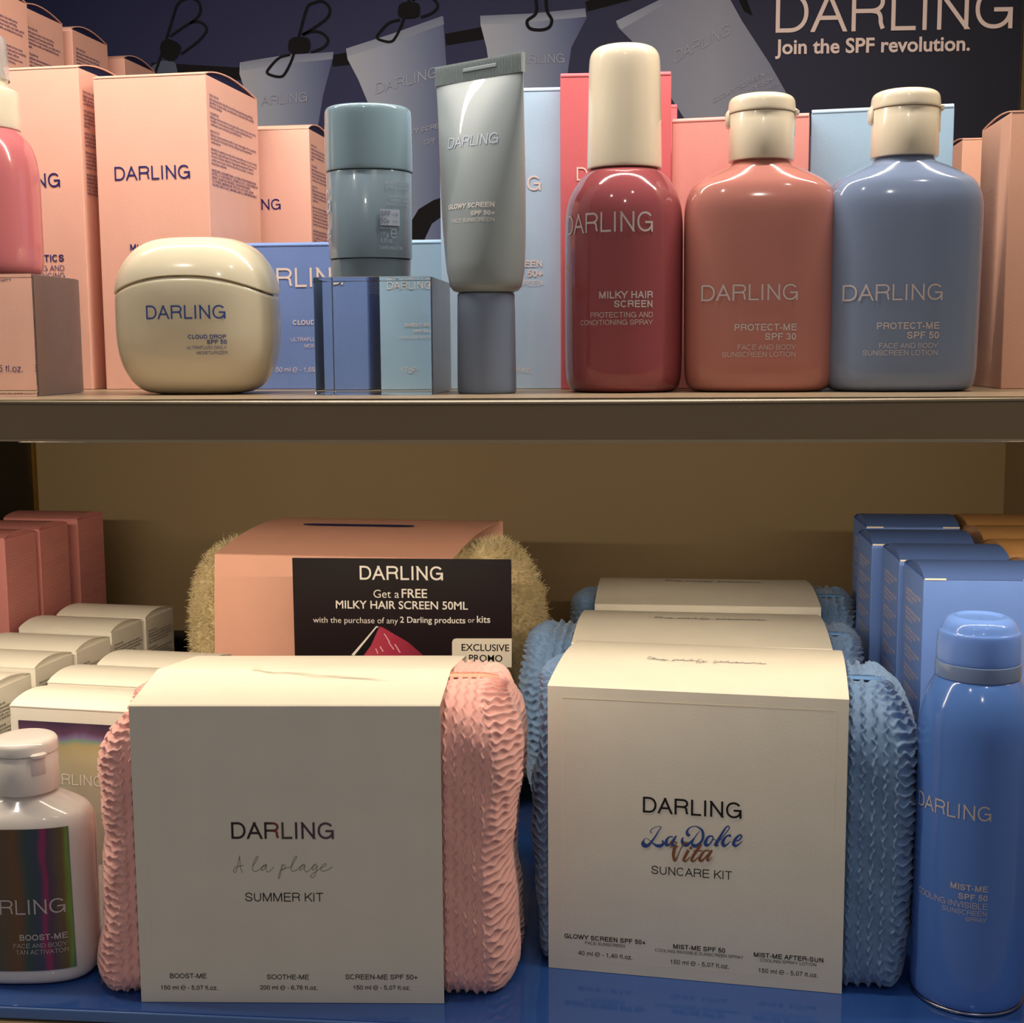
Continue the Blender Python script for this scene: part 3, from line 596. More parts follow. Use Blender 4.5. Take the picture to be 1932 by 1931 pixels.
# cream jar
_zs=[0,.0004,.0025,.006,.0105,.016,.0235,.031,.047,.0545,.061,.0675,.0712,.0735,.0743,.0745]
_rs=[.018,.0232,.0285,.0320,.0348,.0372,.0385,.0389,.0388,.0376,.0350,.0300,.0248,.0185,.0110,.001]
_jc=np.array(chaikin(list(zip(_zs,_rs)),4))
def ja(z): return float(np.interp(z,_jc[:,0],_jc[:,1]))
Yj=.632; x=P(375,600,Y=Yj).x; jar=thing('cream_jar','glossy cream jar with domed lid at the left','jar',(x,Yj,0),0)
seam=lambda z,x_,y_,a:0
N=110; th=np.linspace(0,2*np.pi,N,endpoint=False)
def jar_rings(z0,z1,n,follow_top,follow_bot,off=0):
    V=[]
    for i in range(n+1):
        t=i/n; row=[]
        for tt in th:
            c,s=math.cos(tt),math.sin(tt); zb_=z0 if not follow_bot else .0552-.0085*abs(c)**1.7; zt_=z1 if not follow_top else .0552-.0085*abs(c)**1.7
            z=zb_+(zt_-zb_)*t; a=ja(z)+off; bb=a*.66
            if follow_bot and i==0: a-=.0008; bb-=.0008
            if follow_top and i==n: z-=.0003; a-=.0005; bb-=.0005
            row.append((a*math.copysign(abs(c)**(2/2.7),c),bb*math.copysign(abs(s)**(2/2.7),s),z))
        V.append(row)
    return V
def rows_mesh(rows):
    n=len(rows[0]); V=[v for r in rows for v in r]; F=[(i*n+j,i*n+(j+1)%n,(i+1)*n+(j+1)%n,(i+1)*n+j) for i in range(len(rows)-1) for j in range(n)]
    F+=[tuple(range(n-1,-1,-1)),tuple((len(rows)-1)*n+j for j in range(n))]; return new_mesh('rows',V,F,True,50)
rb=jar_rings(0,0,44,True,False); ob('jar_body',rows_mesh(rb),'cream',jar)
rl=jar_rings(0,.0745,46,False,True,.0004); 
ob('lid',rows_mesh([[(v[0],v[1],v[2]+.0002) for v in r] for r in rl]),'cream',jar)
for t in [('DARLING',275,424,602,dict(bold=.004,name='logo_lettering')),('CLOUD DROP',355,425,639.5,dict(bold=.02)),('SPF 50',390,426,649.5,dict(bold=.02)),('ULTRAFLUID DAILY',352,426,659,{}),('MOISTURIZER',371,427,669,{})]:
    sj=lambda u,v:(u,-(ja(v)*.66)*(1-min(.999,abs(u)/ja(v))**2.7)**(1/2.7),v,0,-1)
    px_text(jar,sj,*t[:4],Yj-.0255,mat('jar_ink',(62,88,158),.4,noise=0),**t[4])
# sun stick on the block
Ys=.632; x=P(697,360,Y=Ys).x; st=thing('sun_stick','teal grey sun stick with round cap on the clear block','sunscreen stick',(x,Ys,HR+.0002),14)
z1=P(697,487,Y=Ys-.018).z-HR; z2=P(697,318,Y=Ys-.018).z-HR; z3=P(697,205,Y=Ys).z-HR
E=lambda pts,k=1: loft([(z,a,a*.90,2.1) for z,a in chaikin(pts,k)],sharp=50)
ob('base_dial',E([(0,.0180),(.0002,.0186),(z1-.0004,.0191),(z1-.0001,.0186)],0),'stick',st)
ob('barrel',E([(z1,.0188),(z1+.0003,.0196),(z2-.0008,.0202),(z2-.0003,.0198)],0),'stick',st)
ob('cap',E([(z2,.0196),(z2+.0001,.0205),(z2+.001,.0206),(z3-.004,.0204),(z3-.001,.0200),(z3-.0002,.0180),(z3,.015),(z3,.001)],2),'stickcap',st)
sr=.0200
def st_t(body,x0,x1,y,m='paleink',**k):
    zz=P(x0,y,Y=Ys-.019).z-HR; th0=math.asin(max(-.985,min(.985,(P(x0,y,Y=Ys).x-x)/.0203))); th1=math.asin(max(-.985,min(.985,(P(x1,y,Y=Ys).x-x)/.0203)))
    yaw=R_(14)
    def f(u,v):
        t=u/sr-yaw; wx,wy=math.sin(t)*1.0,-math.cos(t)*1.0
        k_=1/math.sqrt((wx/.0203)**2+(wy/.01845)**2); return (wx*k_,wy*k_,v,wx,wy)
    return wrap_text(st,f,body,th0*sr,th1*sr,zz,m,step=.0012,**k)
st_t('G',622,634,399,vf=1.5,name='logo_lettering'); st_t('ME',627,634,438,bold=.02,vf=1.4); st_t('50+',625,635,449,bold=.02,vf=1.4); st_t('STICK',620,635,460,vf=1.4)
for i,(t,x0,y) in enumerate([('CLEAR SUN STICK',757,341),('STICK SOLAIRE',742,347),('STICK SOLARE',742,355),('WATER RESISTANT',747,371),('RESISTANT A',751,379),('RESISTENTE ALL',744,386)]): st_t(t,x0,776,y,vf=.9)
def st_patch(x0,x1,y0,y1,m,off):
    V=[];F=[]; n=8
    ta=math.asin((P(x0,y0,Y=Ys).x-x)/.0203); tb=math.asin((P(x1,y0,Y=Ys).x-x)/.0203); za=P(x0,y1,Y=Ys-.019).z-HR; zt_=P(x0,y0,Y=Ys-.019).z-HR
    for i in range(n+1):
        t=ta+(tb-ta)*i/n-R_(14); wx,wy=math.sin(t),-math.cos(t); k_=1/math.sqrt((wx/.0203)**2+(wy/.01845)**2)+off
        V+=[(wx*k_,wy*k_,za),(wx*k_,wy*k_,zt_)]
    for i in range(n): F.append((2*i,2*i+2,2*i+3,2*i+1))
    return ob('printed_badge',new_mesh('patch',V,F),m,st)
st_patch(732,764,394,425,'paleink',.0003)
st_t('SPF',733,750,407,'stick',bold=.02,vf=1.2,eps=.0006); st_t('UVB',752,761,406,'stick',vf=1.2,eps=.0006); st_t('50+',733,748,421,'stick',bold=.02,vf=1.2,eps=.0006); st_t('UVA',753,761,419,'stick',vf=1.2,eps=.0006)
st_t('POIDS NET WT',732,762,432); st_t('17 g',733,747,446,vf=1.2); st_t('@',751,760,447,vf=1.3); st_t('0,6 oz.',733,755,457,vf=1.1); st_t('DARLING.COM',733,768,470,vf=1.1)
# grey tube
Yt=.622; x=P(918,650,Y=Yt).x; tb=thing('sunscreen_tube','grey green face sunscreen tube standing on its slate cap','tube',(x,Yt,0),-34)
zc=P(918,553,Y=Yt).z; zk=P(900,148,Y=Yt).z; ztp=P(900,112,Y=Yt).z
ob('cap',lathe([(0,.0125),(.0002,.0134),(.0012,.0138),(.004,.0138),(zc-.001,.0134),(zc-.0002,.0130),(zc,.012)],k=1,sharp=50),'tubecap',tb)
rg=[(zc+.0001,.0128,.0128,2,0),(zc+.0010,.0152,.0152,2,0),(zc+.003,.0168,.0168,2,0),(zc+.006,.0173,.0172,2,0)]
for i in range(1,25):
    t=i/24; z=zc+.006+(zk-zc-.006)*t; bb=.0172*(1-t**1.7)+.0009; aa=.0173+(.0262-.0173)*t**.8; rg.append((z,aa,bb,2+.6*t,-.0032*t))
ob('tube_body',loft(rg,N=96,sharp=60),'tube',tb)
V=[];F=[]; n=60
for i in range(n*4+1):
    u=-.0262-.0032+.0524*i/(n*4); yy=.0008+(.0006 if (i//2)%2 else 0)
    V+=[(u,-yy,zk-.0002),(u,-yy,ztp),(u,yy,ztp),(u,yy,zk-.0002)]
for i in range(n*4):
    for j in range(4): F.append((i*4+j,i*4+(j+1)%4,i*4+4+(j+1)%4,i*4+4+j))
F+=[(3,2,1,0),tuple(n*16+j for j in range(4))]
ob('crimped_end',new_mesh('crimp',V,F),'tube',tb)
ob('hang_slot',box(-.0115,-.0017,(zk+ztp)/2-.0004,.0085,-.0012,(zk+ztp)/2+.0012,.0002),'tube',tb)
def tube_at(u,v):
    zs=[r[0] for r in rg]; a=np.interp(v,zs,[r[1] for r in rg]); b=np.interp(v,zs,[r[2] for r in rg]); n_=np.interp(v,zs,[r[3] for r in rg]); cx=np.interp(v,zs,[r[4] for r in rg])
    t=min(.999,abs(u-cx)/a); return (u,-b*(1-t**n_)**(1/n_),v,-.2,-1)
def tube_u(px,py):
    A=MW(tb).inverted(); o=A@Vector((0,0,CAM_H)); d=A.to_3x3()@ray(px,py); best=None
    t0=.58/d.length*1.0
    for i in range(900):
        t=(.56+i*.00012)/abs((MW(tb).to_3x3()@d).y); q=o+d*t; s=tube_at(q.x,q.z)
        if q.y>=s[1]: return q.x,q.z
    return q.x,q.z
for t in [('DARLING',(846,280),(940,271),dict(name='logo_lettering')),('GLOWY SCREEN',(847,397),(935,389),dict(bold=.02)),('SPF 50+',(889,408),(935,403.5),dict(bold=.02)),('FACE SUNSCREEN',(854,421),(934,417),{})]:
    ua,va=tube_u(*t[1]); ub,vb=tube_u(*t[2]); wrap_text(tb,tube_at,t[0],ua,ub,(va+vb)/2,'whiteink' if t[0]!='DARLING' else 'paleink',vf=1.0,eps=.00025,**t[3])
# ================================================================ LOWER SHELF
Z0=FLOOR+.0002
def loopf(d,h,rc,top=0,nf=1.0):
    """rounded-rect loop in (y,z) from front bottom, up, over the top, down the back; returns f(s)->(y,z,ny,nz), length"""
    pts=[]; 
    def ac(cy,cz,a0,a1,n=10):
        for i in range(n+1): a=R_(a0+(a1-a0)*i/n); pts.append((cy+rc*math.cos(a),cz+rc*math.sin(a)))
    rb=min(rc,.012)
    for i in range(7): a=R_(270-90*i/6); pts.append((rb+rb*math.cos(a),rb+rb*math.sin(a)))
    ac(rc,h-rc,180,90)
    for i in range(1,6): t=i/6; pts.append((rc+(d-2*rc)*t,h+top*math.sin(math.pi*t)))
    ac(d-rc,h-rc,90,0)
    for i in range(7): a=R_(0-90*i/6); pts.append((d-rb+rb*math.cos(a),rb+rb*math.sin(a)))
    p=np.array(pts); L=np.concatenate([[0],np.cumsum(np.linalg.norm(np.diff(p,axis=0),axis=1))])
    t=np.gradient(p,L,axis=0); n=np.stack([-t[:,1],t[:,0]],1); n/=np.linalg.norm(n,axis=1,keepdims=True)
    def f(s):
        return (np.interp(s,L,p[:,0]),np.interp(s,L,p[:,1]),np.interp(s,L,n[:,0]),np.interp(s,L,n[:,1]))
    return f,L[-1]
def smooth(a,b,x): t=np.clip((x-a)/(b-a),0,1); return t*t*(3-2*t)
def side_mesh(name,w0,ext,d,h,e,sgn,hstep,rc=.022,shear=0,inset=.003,amp=.0012,pitch=.0042,front_only=.30,top=0,seed=0):
    """one half of a pouch: from under the sleeve (x=w0) out to the gusset; ext: [(z,x_out)]"""
    f,L=loopf(d-2*inset,h-inset,rc,top); zt=[q[0] for q in ext][::-1] if ext[0][0]>ext[-1][0] else [q[0] for q in ext]; xt=[q[1] for q in ext][::-1] if ext[0][0]>ext[-1][0] else [q[1] for q in ext]
    ns=int(L/hstep); s=np.linspace(0,L,ns)
    mx=max(xt); nf=max(6,int((mx-e)/hstep/.72)); ng=max(8,int(e*1.7/hstep/.85))
    U=np.concatenate([np.linspace(0,1,nf,endpoint=False),1+np.linspace(0,1,ng)])
    S,UU=np.meshgrid(s,U,indexing='ij'); y,z,ny,nz=f(S)
    xo=np.interp(z,zt,xt); a=np.maximum(xo-e,.002)
    flat=np.minimum(UU,1); ph=np.clip(UU-1,0,1)*R_(90)
    x=a*flat+(xo-a)*np.sin(ph)*1.0; cy=(d-2*inset)/2; cz=(h-inset)/2
    fy=np.cos(ph); fz=1-.10*(1-np.cos(ph))
    Yp=cy+(y-cy)*fy; Zp=cz+(z-cz)*fz
    # relief
    g=smooth(.92,1.25,UU)
    col=(x+.0011)/pitch; idx=np.floor(col+.5); rs=np.random.default_rng(seed+3); phs=rs.uniform(0,6.28,400)
    pi_=phs[(idx.astype(int)%400)]
    wig=.115*np.sin(2*np.pi*S/.0062+pi_+1.1*np.sin(2*np.pi*S/.023+pi_*1.9))+.03*np.sin(2*np.pi*S/.0029+pi_)
    du=np.abs(col-idx+wig); du=np.minimum(du,1-du); cord=np.exp(-(du/.115)**2)*1.5-.12
    bead=.88+.12*np.sin(2*np.pi*S/.0036+pi_*1.7)
    row=S/(pitch*.92); ir=np.floor(row+.5); pr=phs[(ir.astype(int)%400)]
    wig2=.17*np.sin(2*np.pi*UU*3.1+pr)+.12*np.sin(2*np.pi*(x/.0042)+pr*2)
    c2=np.cos(2*np.pi*(row-ir+wig2)); pleat=np.where(c2>0,c2**1.3,c2*.35)
    dsp=amp*((1-g)*cord*bead+g*pleat*1.35)+.0004*np.sin(S*210+x*300+seed)
    dsp=dsp*(1-smooth(1.8,2,UU))
    # outward normal
    NX=np.sin(ph); k=np.cos(ph); n_=np.stack([NX,ny*k,nz*np.maximum(k,.25)],-1); n_/=np.linalg.norm(n_,axis=-1,keepdims=True)
    X=x+dsp*n_[...,0]; Yq=Yp+dsp*n_[...,1]+inset; Zq=np.maximum(Zp+dsp*n_[...,2],.0006)
    X=w0+sgn*X if sgn>0 else w0-X
    V=np.stack([X,Yq,Zq],-1); 
    V[...,0]+=shear*V[...,1]
    n1,n2=V.shape[:2]; I=np.arange(n1*n2).reshape(n1,n2)
    Q=np.stack([I[:-1,:-1],I[:-1,1:],I[1:,1:],I[1:,:-1]],-1).reshape(-1,4)
    if sgn>0: Q=Q[:,::-1]
    # close bottom
    return quads_mesh(name,V.reshape(-1,3),Q,True)
def join_np(ms,name):
    Vs=[];Qs=[];o=0
    for m in ms:
        v=np.zeros(len(m.vertices)*3,np.float32); m.vertices.foreach_get('co',v); v=v.reshape(-1,3)
        q=np.zeros(len(m.loops),np.int32); m.loops.foreach_get('vertex_index',q); q=q.reshape(-1,4)
        Vs.append(v); Qs.append(q+o); o+=len(v)
    return quads_mesh(name,np.concatenate(Vs),np.concatenate(Qs),True)
def core_mesh(name,x0,x1,d,h,rc,shear,inset=.003,top=0):
    f,L=loopf(d-2*inset,h-inset,rc,top); s=np.linspace(0,L,90); y,z,_,_=f(s); V=[];
    for x in np.linspace(x0,x1,5):
        for a,b in zip(y,z): V.append((x+shear*(a+inset),a+inset,max(b-.0006,.0006)))
    n=90; Q=[(i*n+j,i*n+j+1,(i+1)*n+j+1,(i+1)*n+j) for i in range(4) for j in range(n-1)]
    return quads_mesh(name,np.array(V),np.array(Q),True)
def sleeve(root,path,w,m,shear=0,th=.0006,name='card_sleeve'):
    """paper wrap: path of (y,z) from front bottom over to back bottom"""
    P_=np.array(path); t=np.gradient(P_,axis=0); n=np.stack([-t[:,1],t[:,0]],1); n/=np.linalg.norm(n,axis=1,keepdims=True)
    V=[];F=[]; nx=2
    for (y,z),(a,b) in zip(P_,n):
        for x in (0,w): V.append((x+shear*y,y,z))
        for x in (0,w): V.append((x+shear*y,y-a*th,z-b*th))
    k=len(P_)
    for i in range(k-1):
        a=4*i;b=a+4; F+=[(a,a+1,b+1,b),(a+3,a+2,b+2,b+3),(a,b,b+2,a+2),(a+1,a+3,b+3,b+1)]
    F+=[(0,2,3,1),(4*k-4,4*k-3,4*k-1,4*k-2)]
    F=[f[::-1] for f in F]
    return ob(name,new_mesh(name,V,F,True,12),m,root)
def zip_strip(root,w0,sgn,ext,d,h,rc,y0,m,teethm,shear=0,inset=.003,top=0,e=.011):
    f,L=loopf(d-2*inset,h-inset,rc,top); ss=np.linspace(0,L,1200); yy,zz,_,_=f(ss); k0=int(np.argmax((yy>y0-inset)&(zz>h*.5)))
    s0=ss[k0]; zt=[q[0] for q in ext][::-1]; xt=[q[1] for q in ext][::-1]
    def at(u,s,off):
        y,z,ny,nz=f(s); xo=np.interp(z,zt,xt); a=max(xo-e,.002); fl=min(u,1); ph=max(0,u-1)*R_(86)
        x=a*fl+(xo-a)*math.sin(ph); cy=(d-2*inset)/2; cz=(h-inset)/2
        Y=cy+(y-cy)*(math.cos(ph)*.94+.06)+inset; Z=cz+(z-cz)*(1-.10*(1-math.cos(ph)))
        nn=Vector((sgn*math.sin(ph),ny*math.cos(ph),nz*max(math.cos(ph),.25))).normalized(); X=w0+sgn*x
        return Vector((X+shear*Y,Y,Z))+nn*off
    V=[];F=[]; n=26
    for i in range(n+1):
        u=1.45*i/n
        for ds in (-.0030,-.0028,.0028,.0030): V.append(at(u,s0+ds,.0016 if abs(ds)<.0029 else .0006))
    for i in range(n):
        for j in range(3): q=(i*4+j,i*4+j+1,i*4+5+j,i*4+4+j); F.append(q[::-1] if sgn>0 else q)
    z=ob('zipper_tape',new_mesh('zipper_tape',V,F,True),m,root)
    tm=[]
    V=[];F=[]
    for i in range(24):
        u=.05+1.3*i/24
        for dx_ in (0,):
            p=at(u,s0+.0002,.0017); q=at(u+.016,s0+.0002,.0017); r=at(u,s0+.0016,.0017); nn=(q-p).cross(r-p); nn=nn.normalized()*(.0008 if nn.z>0 else -.0008)
            c=q+(r-p); b=len(V); V+=[p,q,c,r,p+nn,q+nn,c+nn,r+nn]; F+=[(b,b+1,b+5,b+4),(b+1,b+2,b+6,b+5),(b+2,b+3,b+7,b+6),(b+3,b,b+4,b+7),(b+4,b+5,b+6,b+7)]
    t=ob('zipper_teeth',new_mesh('zipper_teeth',V,F),teethm,z); t['kind']='stuff'
def emboss(root,L,x0,x1,z0,z1,m='edge'):
    for k,(a,b,c,d_) in enumerate(((x0,z1,x1,z1+.00045),(x0,z0,x1,z0+.00022),(x0,z0,x0+.00022,z1),(x1-.00022,z0,x1,z1))):
        Lm=np.array(L); V=[Lm[:3,:3]@np.array((u,v,.00012))+Lm[:3,3] for u,v in ((a,b),(c,b),(c,d_),(a,d_))]
        ob('embossed_line',new_mesh('embossed_line',V,[(0,1,2,3)]),m,root)
M['embl']=mat('embossed_card_line',(250,240,214),.35,noise=0); M['embd']=mat('embossed_card_shade',(214,206,190),.5,noise=0)
# ---- pink kit
a=P(267,1891,z=Z0); b=P(838,1894,z=Z0); ykit=math.degrees(math.atan2(b.y-a.y,b.x-a.x)); wk=(b-a).length
K1=thing('gift_kit','pink seersucker pouch in a white sleeve reading SUMMER KIT','gift kit',(a.x,a.y,Z0),ykit)
sh=math.sin(R_(ykit)); hk=.1385
path=[(0,0),(0,.03),(0,.07),(0,.11),(0,hk-.0004),(.0006,hk+.0002)]+[(.0006+(.037-.0006)*t,hk+.0002+.0068*t) for t in (.25,.5,.75)]+[(.0365,hk+.0069),(.038,hk+.0070)]+[(.038+.056*t,hk+.0070-.0068*t) for t in (.25,.5,.75,.99)]+[(.096,hk-.001),(.096,.07),(.096,.001)]
SL=sleeve(K1,path,wk,'sleeve',sh)
def ext_px(K,w,sgn,ymid,pts,yaw):
    """outline of a pouch end: photograph pixels -> (height, reach beyond the sleeve) at the pouch's mid depth"""
    A=MW(K).inverted(); o=[]
    for px,py in pts:
        oo=A@Vector((0,0,CAM_H)); d=A.to_3x3()@ray(px,py); q=oo+d*((ymid-oo.y)/d.y); o.append((q.z,(q.x-w) if sgn>0 else -q.x))
    o.sort(reverse=True); return [(o[0][0]+.03,max(.006,o[0][1]-.004))]+o+[(-.01,o[-1][1]-.003)]
extR=ext_px(K1,wk+sh*.044,1,.044,[(950,1255),(968,1300),(983,1335),(990,1380),(985,1450),(975,1520),(968,1580),(972,1640),(979,1700),(981,1760),(982,1820),(975,1855),(962,1878)],0)
extL=[(z,x+sh*.044-.0066) for z,x in ext_px(K1,wk,-1,.044,[(238,1312),(206,1340),(190,1375),(188,1420),(194,1480),(202,1535),(195,1570),(198,1620),(196,1700),(188,1780),(188,1840),(196,1868)],0)]
pm=join_np([side_mesh('r',wk-.002,[(z,x+.002) for z,x in extR],.088,.1455,.0115,1,.00048,rc=.026,shear=sh,seed=1),
            side_mesh('l',.002,[(z,x+.002) for z,x in extL],.088,.1415,.0190,-1,.00048,rc=.026,shear=sh,seed=2),
            core_mesh('c',.0018,wk-.0018,.094,.1395,.02,sh)],'pouch')
ob('pouch',pm,'pinkfab',K1); zip_strip(K1,wk-.002,1,[(z,x+.002) for z,x in extR],.088,.1455,.026,.034,'pinkzip','pinkfab',sh)
Lf=frame_of(K1,'front'); emboss(K1,Lf,.0055,wk-.0065,.006,hk-.0055,'embl')
holo=ramp_mat('foil_ink',[(0,(42,34,38)),(.36,(60,38,40)),(.44,(140,60,50)),(.5,(86,74,66)),(.62,(76,56,66)),(.8,(90,60,92)),(1,(94,72,88))],'X',.3)
write(K1,Lf,'DARLING',(437,1583),(630,1582),holo,.006,name='logo_lettering'); write(K1,Lf,'SUMMER KIT',(463,1701),(610,1701),M['blackink'],-.002)
plage=[[(x/8.05+420,y/8.05+1530) for x,y in l] for l in (
 [(258,690),(250,730),(235,800),(222,880),(205,925),(185,940),(168,920),(172,890),(200,880)],[(258,690),(265,780),(275,870),(295,920),(312,938)],[(180,862),(250,842),(320,828)],[(257,668),(262,676)],
 [(455,850),(500,780),(540,710),(530,690),(505,720),(470,800),(455,870),(470,915),(510,918),(570,885),(620,835),(660,815),(665,822)],[(662,822),(620,845),(590,885),(590,905),(620,900),(655,850),(668,822),(660,880),(680,925),(710,925),(750,885),(778,855)],
 [(905,805),(895,880),(880,960),(862,1025),(848,1015),(860,960),(890,880),(915,830),(945,822),(950,850),(925,890),(900,895),(960,872),(1045,855)],
 [(1045,855),(1085,780),(1125,710),(1115,690),(1090,720),(1055,800),(1040,870),(1055,915),(1095,915),(1150,880),(1205,830),(1245,815)],[(1245,818),(1205,840),(1172,885),(1175,905),(1205,895),(1240,850),(1252,822),(1245,880),(1262,925),(1300,920),(1350,870),(1395,815),(1425,810)],
 [(1425,815),(1385,840),(1362,880),(1370,900),(1400,885),(1440,830),(1430,880),(1415,950),(1385,1005),(1352,1015),(1340,990),(1370,955),(1430,915),(1490,870),(1545,845),(1575,815),(1560,803),(1520,825),(1495,870),(1500,905),(1540,915),(1600,895),(1650,862),(1675,850)])]
write_strokes(K1,Lf,plage,.62,'blackink')
write(K1,Lf,'BOOST-ME',(321,1846),(390,1846),'blackink',.006); write(K1,Lf,'SOOTHE-ME',(504,1848),(583,1848),'blackink',.006); write(K1,Lf,'SCREEN-ME SPF 50+',(652,1848),(788,1848),'blackink',.006)
for t,x0,x1 in (('150 ml @ - 5,07 fl.oz.',304,411),('200 ml @ - 6,76 fl.oz.',491,599),('150 ml @ - 5,07 fl.oz.',667,774)): write(K1,Lf,t,(x0,1867.5),(x1,1867.5),'blackink',.006)
Lt=Matrix(((1,0,0,0),(0,math.cos(R_(-7)),-math.sin(R_(-7)),.038),(0,math.sin(R_(-7)),math.cos(R_(-7)),hk+.0071),(0,0,0,1)))
# ---- blue kits
def blue_kit(label,o,yaw,w,d,h,extR,extL,step,seed,front_txt=False,bulge=.004):
    K=thing('gift_kit',label,'gift kit',(o.x,o.y,Z0),yaw,'blue pouch kits in a row')
    path=[(0,0),(0,.04),(0,.09),(0,h-.0004),(.0006,h+.0002)]+[(.0006+(d-.0012)*t,h+.0002+bulge*math.sin(math.pi*t)) for t in np.linspace(.08,.92,12)]+[(d,h-.001),(d,.07),(d,.001)]
    sleeve(K,path,w,'sleeve')
    rr=[(z,x+.002) for z,x in extR]; ll=[(z,x+.002) for z,x in extL]
    ob('pouch',join_np([side_mesh('r',w-.002,rr,d-.002,h+.003,.0115,1,step,rc=.030,seed=seed,amp=.0016,pitch=.0050),side_mesh('l',.002,ll,d-.002,h+.001,.0140,-1,step,rc=.030,seed=seed+5,amp=.0016,pitch=.0050),core_mesh('c',.0018,w-.0018,d-.002,h+.0005,.02,0)],'pouch'),'bluefab',K)
    zip_strip(K,w-.002,1,rr,d-.002,h+.003,.030,.036,'bluezip','bluefab')
    return K
o=P(1035,1826,z=Z0); e_=P(1588,1876,z=Z0); y2=math.degrees(math.atan2(e_.y-o.y,e_.x-o.x)); w2=(e_-o).length
class _K: pass
_t=thing('measure','x','x',(o.x,o.y,Z0),y2); EXR2=ext_px(_t,w2,1,.048,[(1668,1262),(1700,1295),(1720,1335),(1729,1390),(1727,1480),(1721,1600),(1711,1700),(1700,1780),(1686,1835),(1668,1860)],0); bpy.data.objects.remove(_t)
EXL2=[(.16,.006),(.135,.011),(.12,.008),(.10,.0085),(.085,.0125),(.06,.0125),(.03,.010),(0,.007)]
K2=blue_kit('blue seersucker pouch in a white sleeve reading SUNCARE KIT, front of its row',o,y2,w2,.099,.1385,
 EXR2,EXL2,.0005,11)
Lf2=frame_of(K2,'front')
for pp in ((1059,1316),(1577,1344)): pass
a=uv_at(K2,Lf2,1061,1317); emboss(K2,Lf2,a.x,w2-.0055,.006,a.y,'embl')
write(K2,Lf2,'DARLING',(1213,1533),(1399,1546),'blackink',.006,name='logo_lettering'); write(K2,Lf2,'SUNCARE KIT',(1229,1649),(1381,1660),'blackink',.0)
V8=lambda l: [[(x/8.05+1190,y/8.05+1480)+tuple(w) for x,y,*w in s] for s in l]
dolce=V8([[(320,745,.5),(300,720,.7),(325,680,.5),(400,645,.4),(465,650,.5),(430,700,.8),(370,800,1.2),(310,880,1.6),(260,930,2.4),(215,930,3.2),(190,900,3.2),(195,860,1.2),(225,822,.4),(265,835,.4),(330,890,.8),(390,930,2.0),(450,935,2.6),(495,900,1.8),(480,850,1.0)],
 [(645,800,.8),(590,800,1.0),(545,850,2.0),(540,910,2.6),(575,925,1.4),(630,860,1.0),(690,785,1.0),(650,860,1.8),(630,920,2.0),(660,930,.8),(700,880,.4)],
 [(905,770,1.2),(870,770,2.2),(855,720,1.8),(900,660,.9),(990,640,.7),(1075,690,1.6),(1100,770,2.0),(1080,860,1.8),(1010,930,2.4),(950,930,2.6),(935,890,1.2),(980,800,.9),(1045,712,.4)],[(800,805,.6),(780,850,1.8),(800,900,2.8),(850,920,2.8),(910,880,1.6),(960,820,.8)],
 [(1240,785,1),(1180,800,1.6),(1135,880,2.4),(1150,925,2.4),(1200,910,1.2),(1250,830,1.0),(1240,785,1)],[(1250,830,.5),(1340,860,.5),(1420,770,.6),(1495,670,.8),(1480,635,.8),(1430,680,1.4),(1340,830,2.2),(1290,920,2.4),(1330,925,1.0)],
 [(1510,800,2),(1505,775,1.4),(1450,795,1.4),(1400,870,2.4),(1410,930,2.4),(1460,920,1.2),(1520,860,.5)],[(1560,870,.6),(1640,850,1.0),(1685,795,1.2),(1660,770,1.2),(1600,820,2.0),(1560,900,2.4),(1590,935,1.8),(1640,915,1.0),(1690,865,.5)]])
write_strokes(K2,Lf2,dolce,2.55,mat('royal_blue_ink',(50,80,150),.5,noise=0),k=6)
vita=V8([[(715,890,.5),(660,875,.7),(600,890,.8),(600,940,.6),(650,965,.4),(730,940,.4)],[(690,920,2.4),(660,1000,2.4),(650,1080,2.2),(672,1160,1.6),(720,1080,.8),(770,960,.8),(830,890,1.2),(868,895,1.6)],
 [(880,1000,2.2),(830,1090,2.2),(805,1150,2.0),(840,1165,1.2),(900,1100,.5)],[(930,955,1.6),(915,970,2.2),(905,985,1.6)],[(1070,905,1.8),(1010,1000,2.2),(950,1090,2.2),(925,1150,2.0),(960,1165,1.2),(1020,1110,.5)],[(955,1010,.8),(1090,1008,.8)],
 [(1200,1010,1),(1130,1010,1.2),(1070,1080,2.0),(1045,1140,2.2),(1080,1160,1.6),(1140,1100,1.0),(1235,1000,1.4),(1180,1090,2.0),(1165,1150,1.8),(1195,1150,.8),(1235,1100,.4)]])
write_strokes(K2,Lf2,vita,2.55,mat('bronze_ink',(138,86,58),.5,noise=0),eps=.0004,k=6)
for t,p0,p1,bo in (('GLOWY SCREEN SPF 50+',(1065,1770),(1218,1783.5),.018),('FACE SUNSCREEN',(1104,1782),(1179,1789),.002),('40 ml @ - 1,40 fl.oz.',(1091,1802),(1193,1811),.006),
  ('MIST-ME SPF 50',(1270,1790),(1368,1799),.018),('COOLING INVISIBLE SUNSCREEN SPRAY',(1236,1795.5),(1403,1811),.002),('150 ml @ - 5,07 fl.oz.',(1265,1818.5),(1375,1829),.006),
  ('MIST-ME AFTER-SUN',(1422,1805.5),(1554,1817.5),.018),('COOLING SPRAY LOTION',(1434,1814.5),(1540,1825),.002),('150 ml @ - 5,07 fl.oz.',(1431,1835),(1543,1845.5),.006)):
    write(K2,Lf2,t,p0,p1,'blackink',bo)
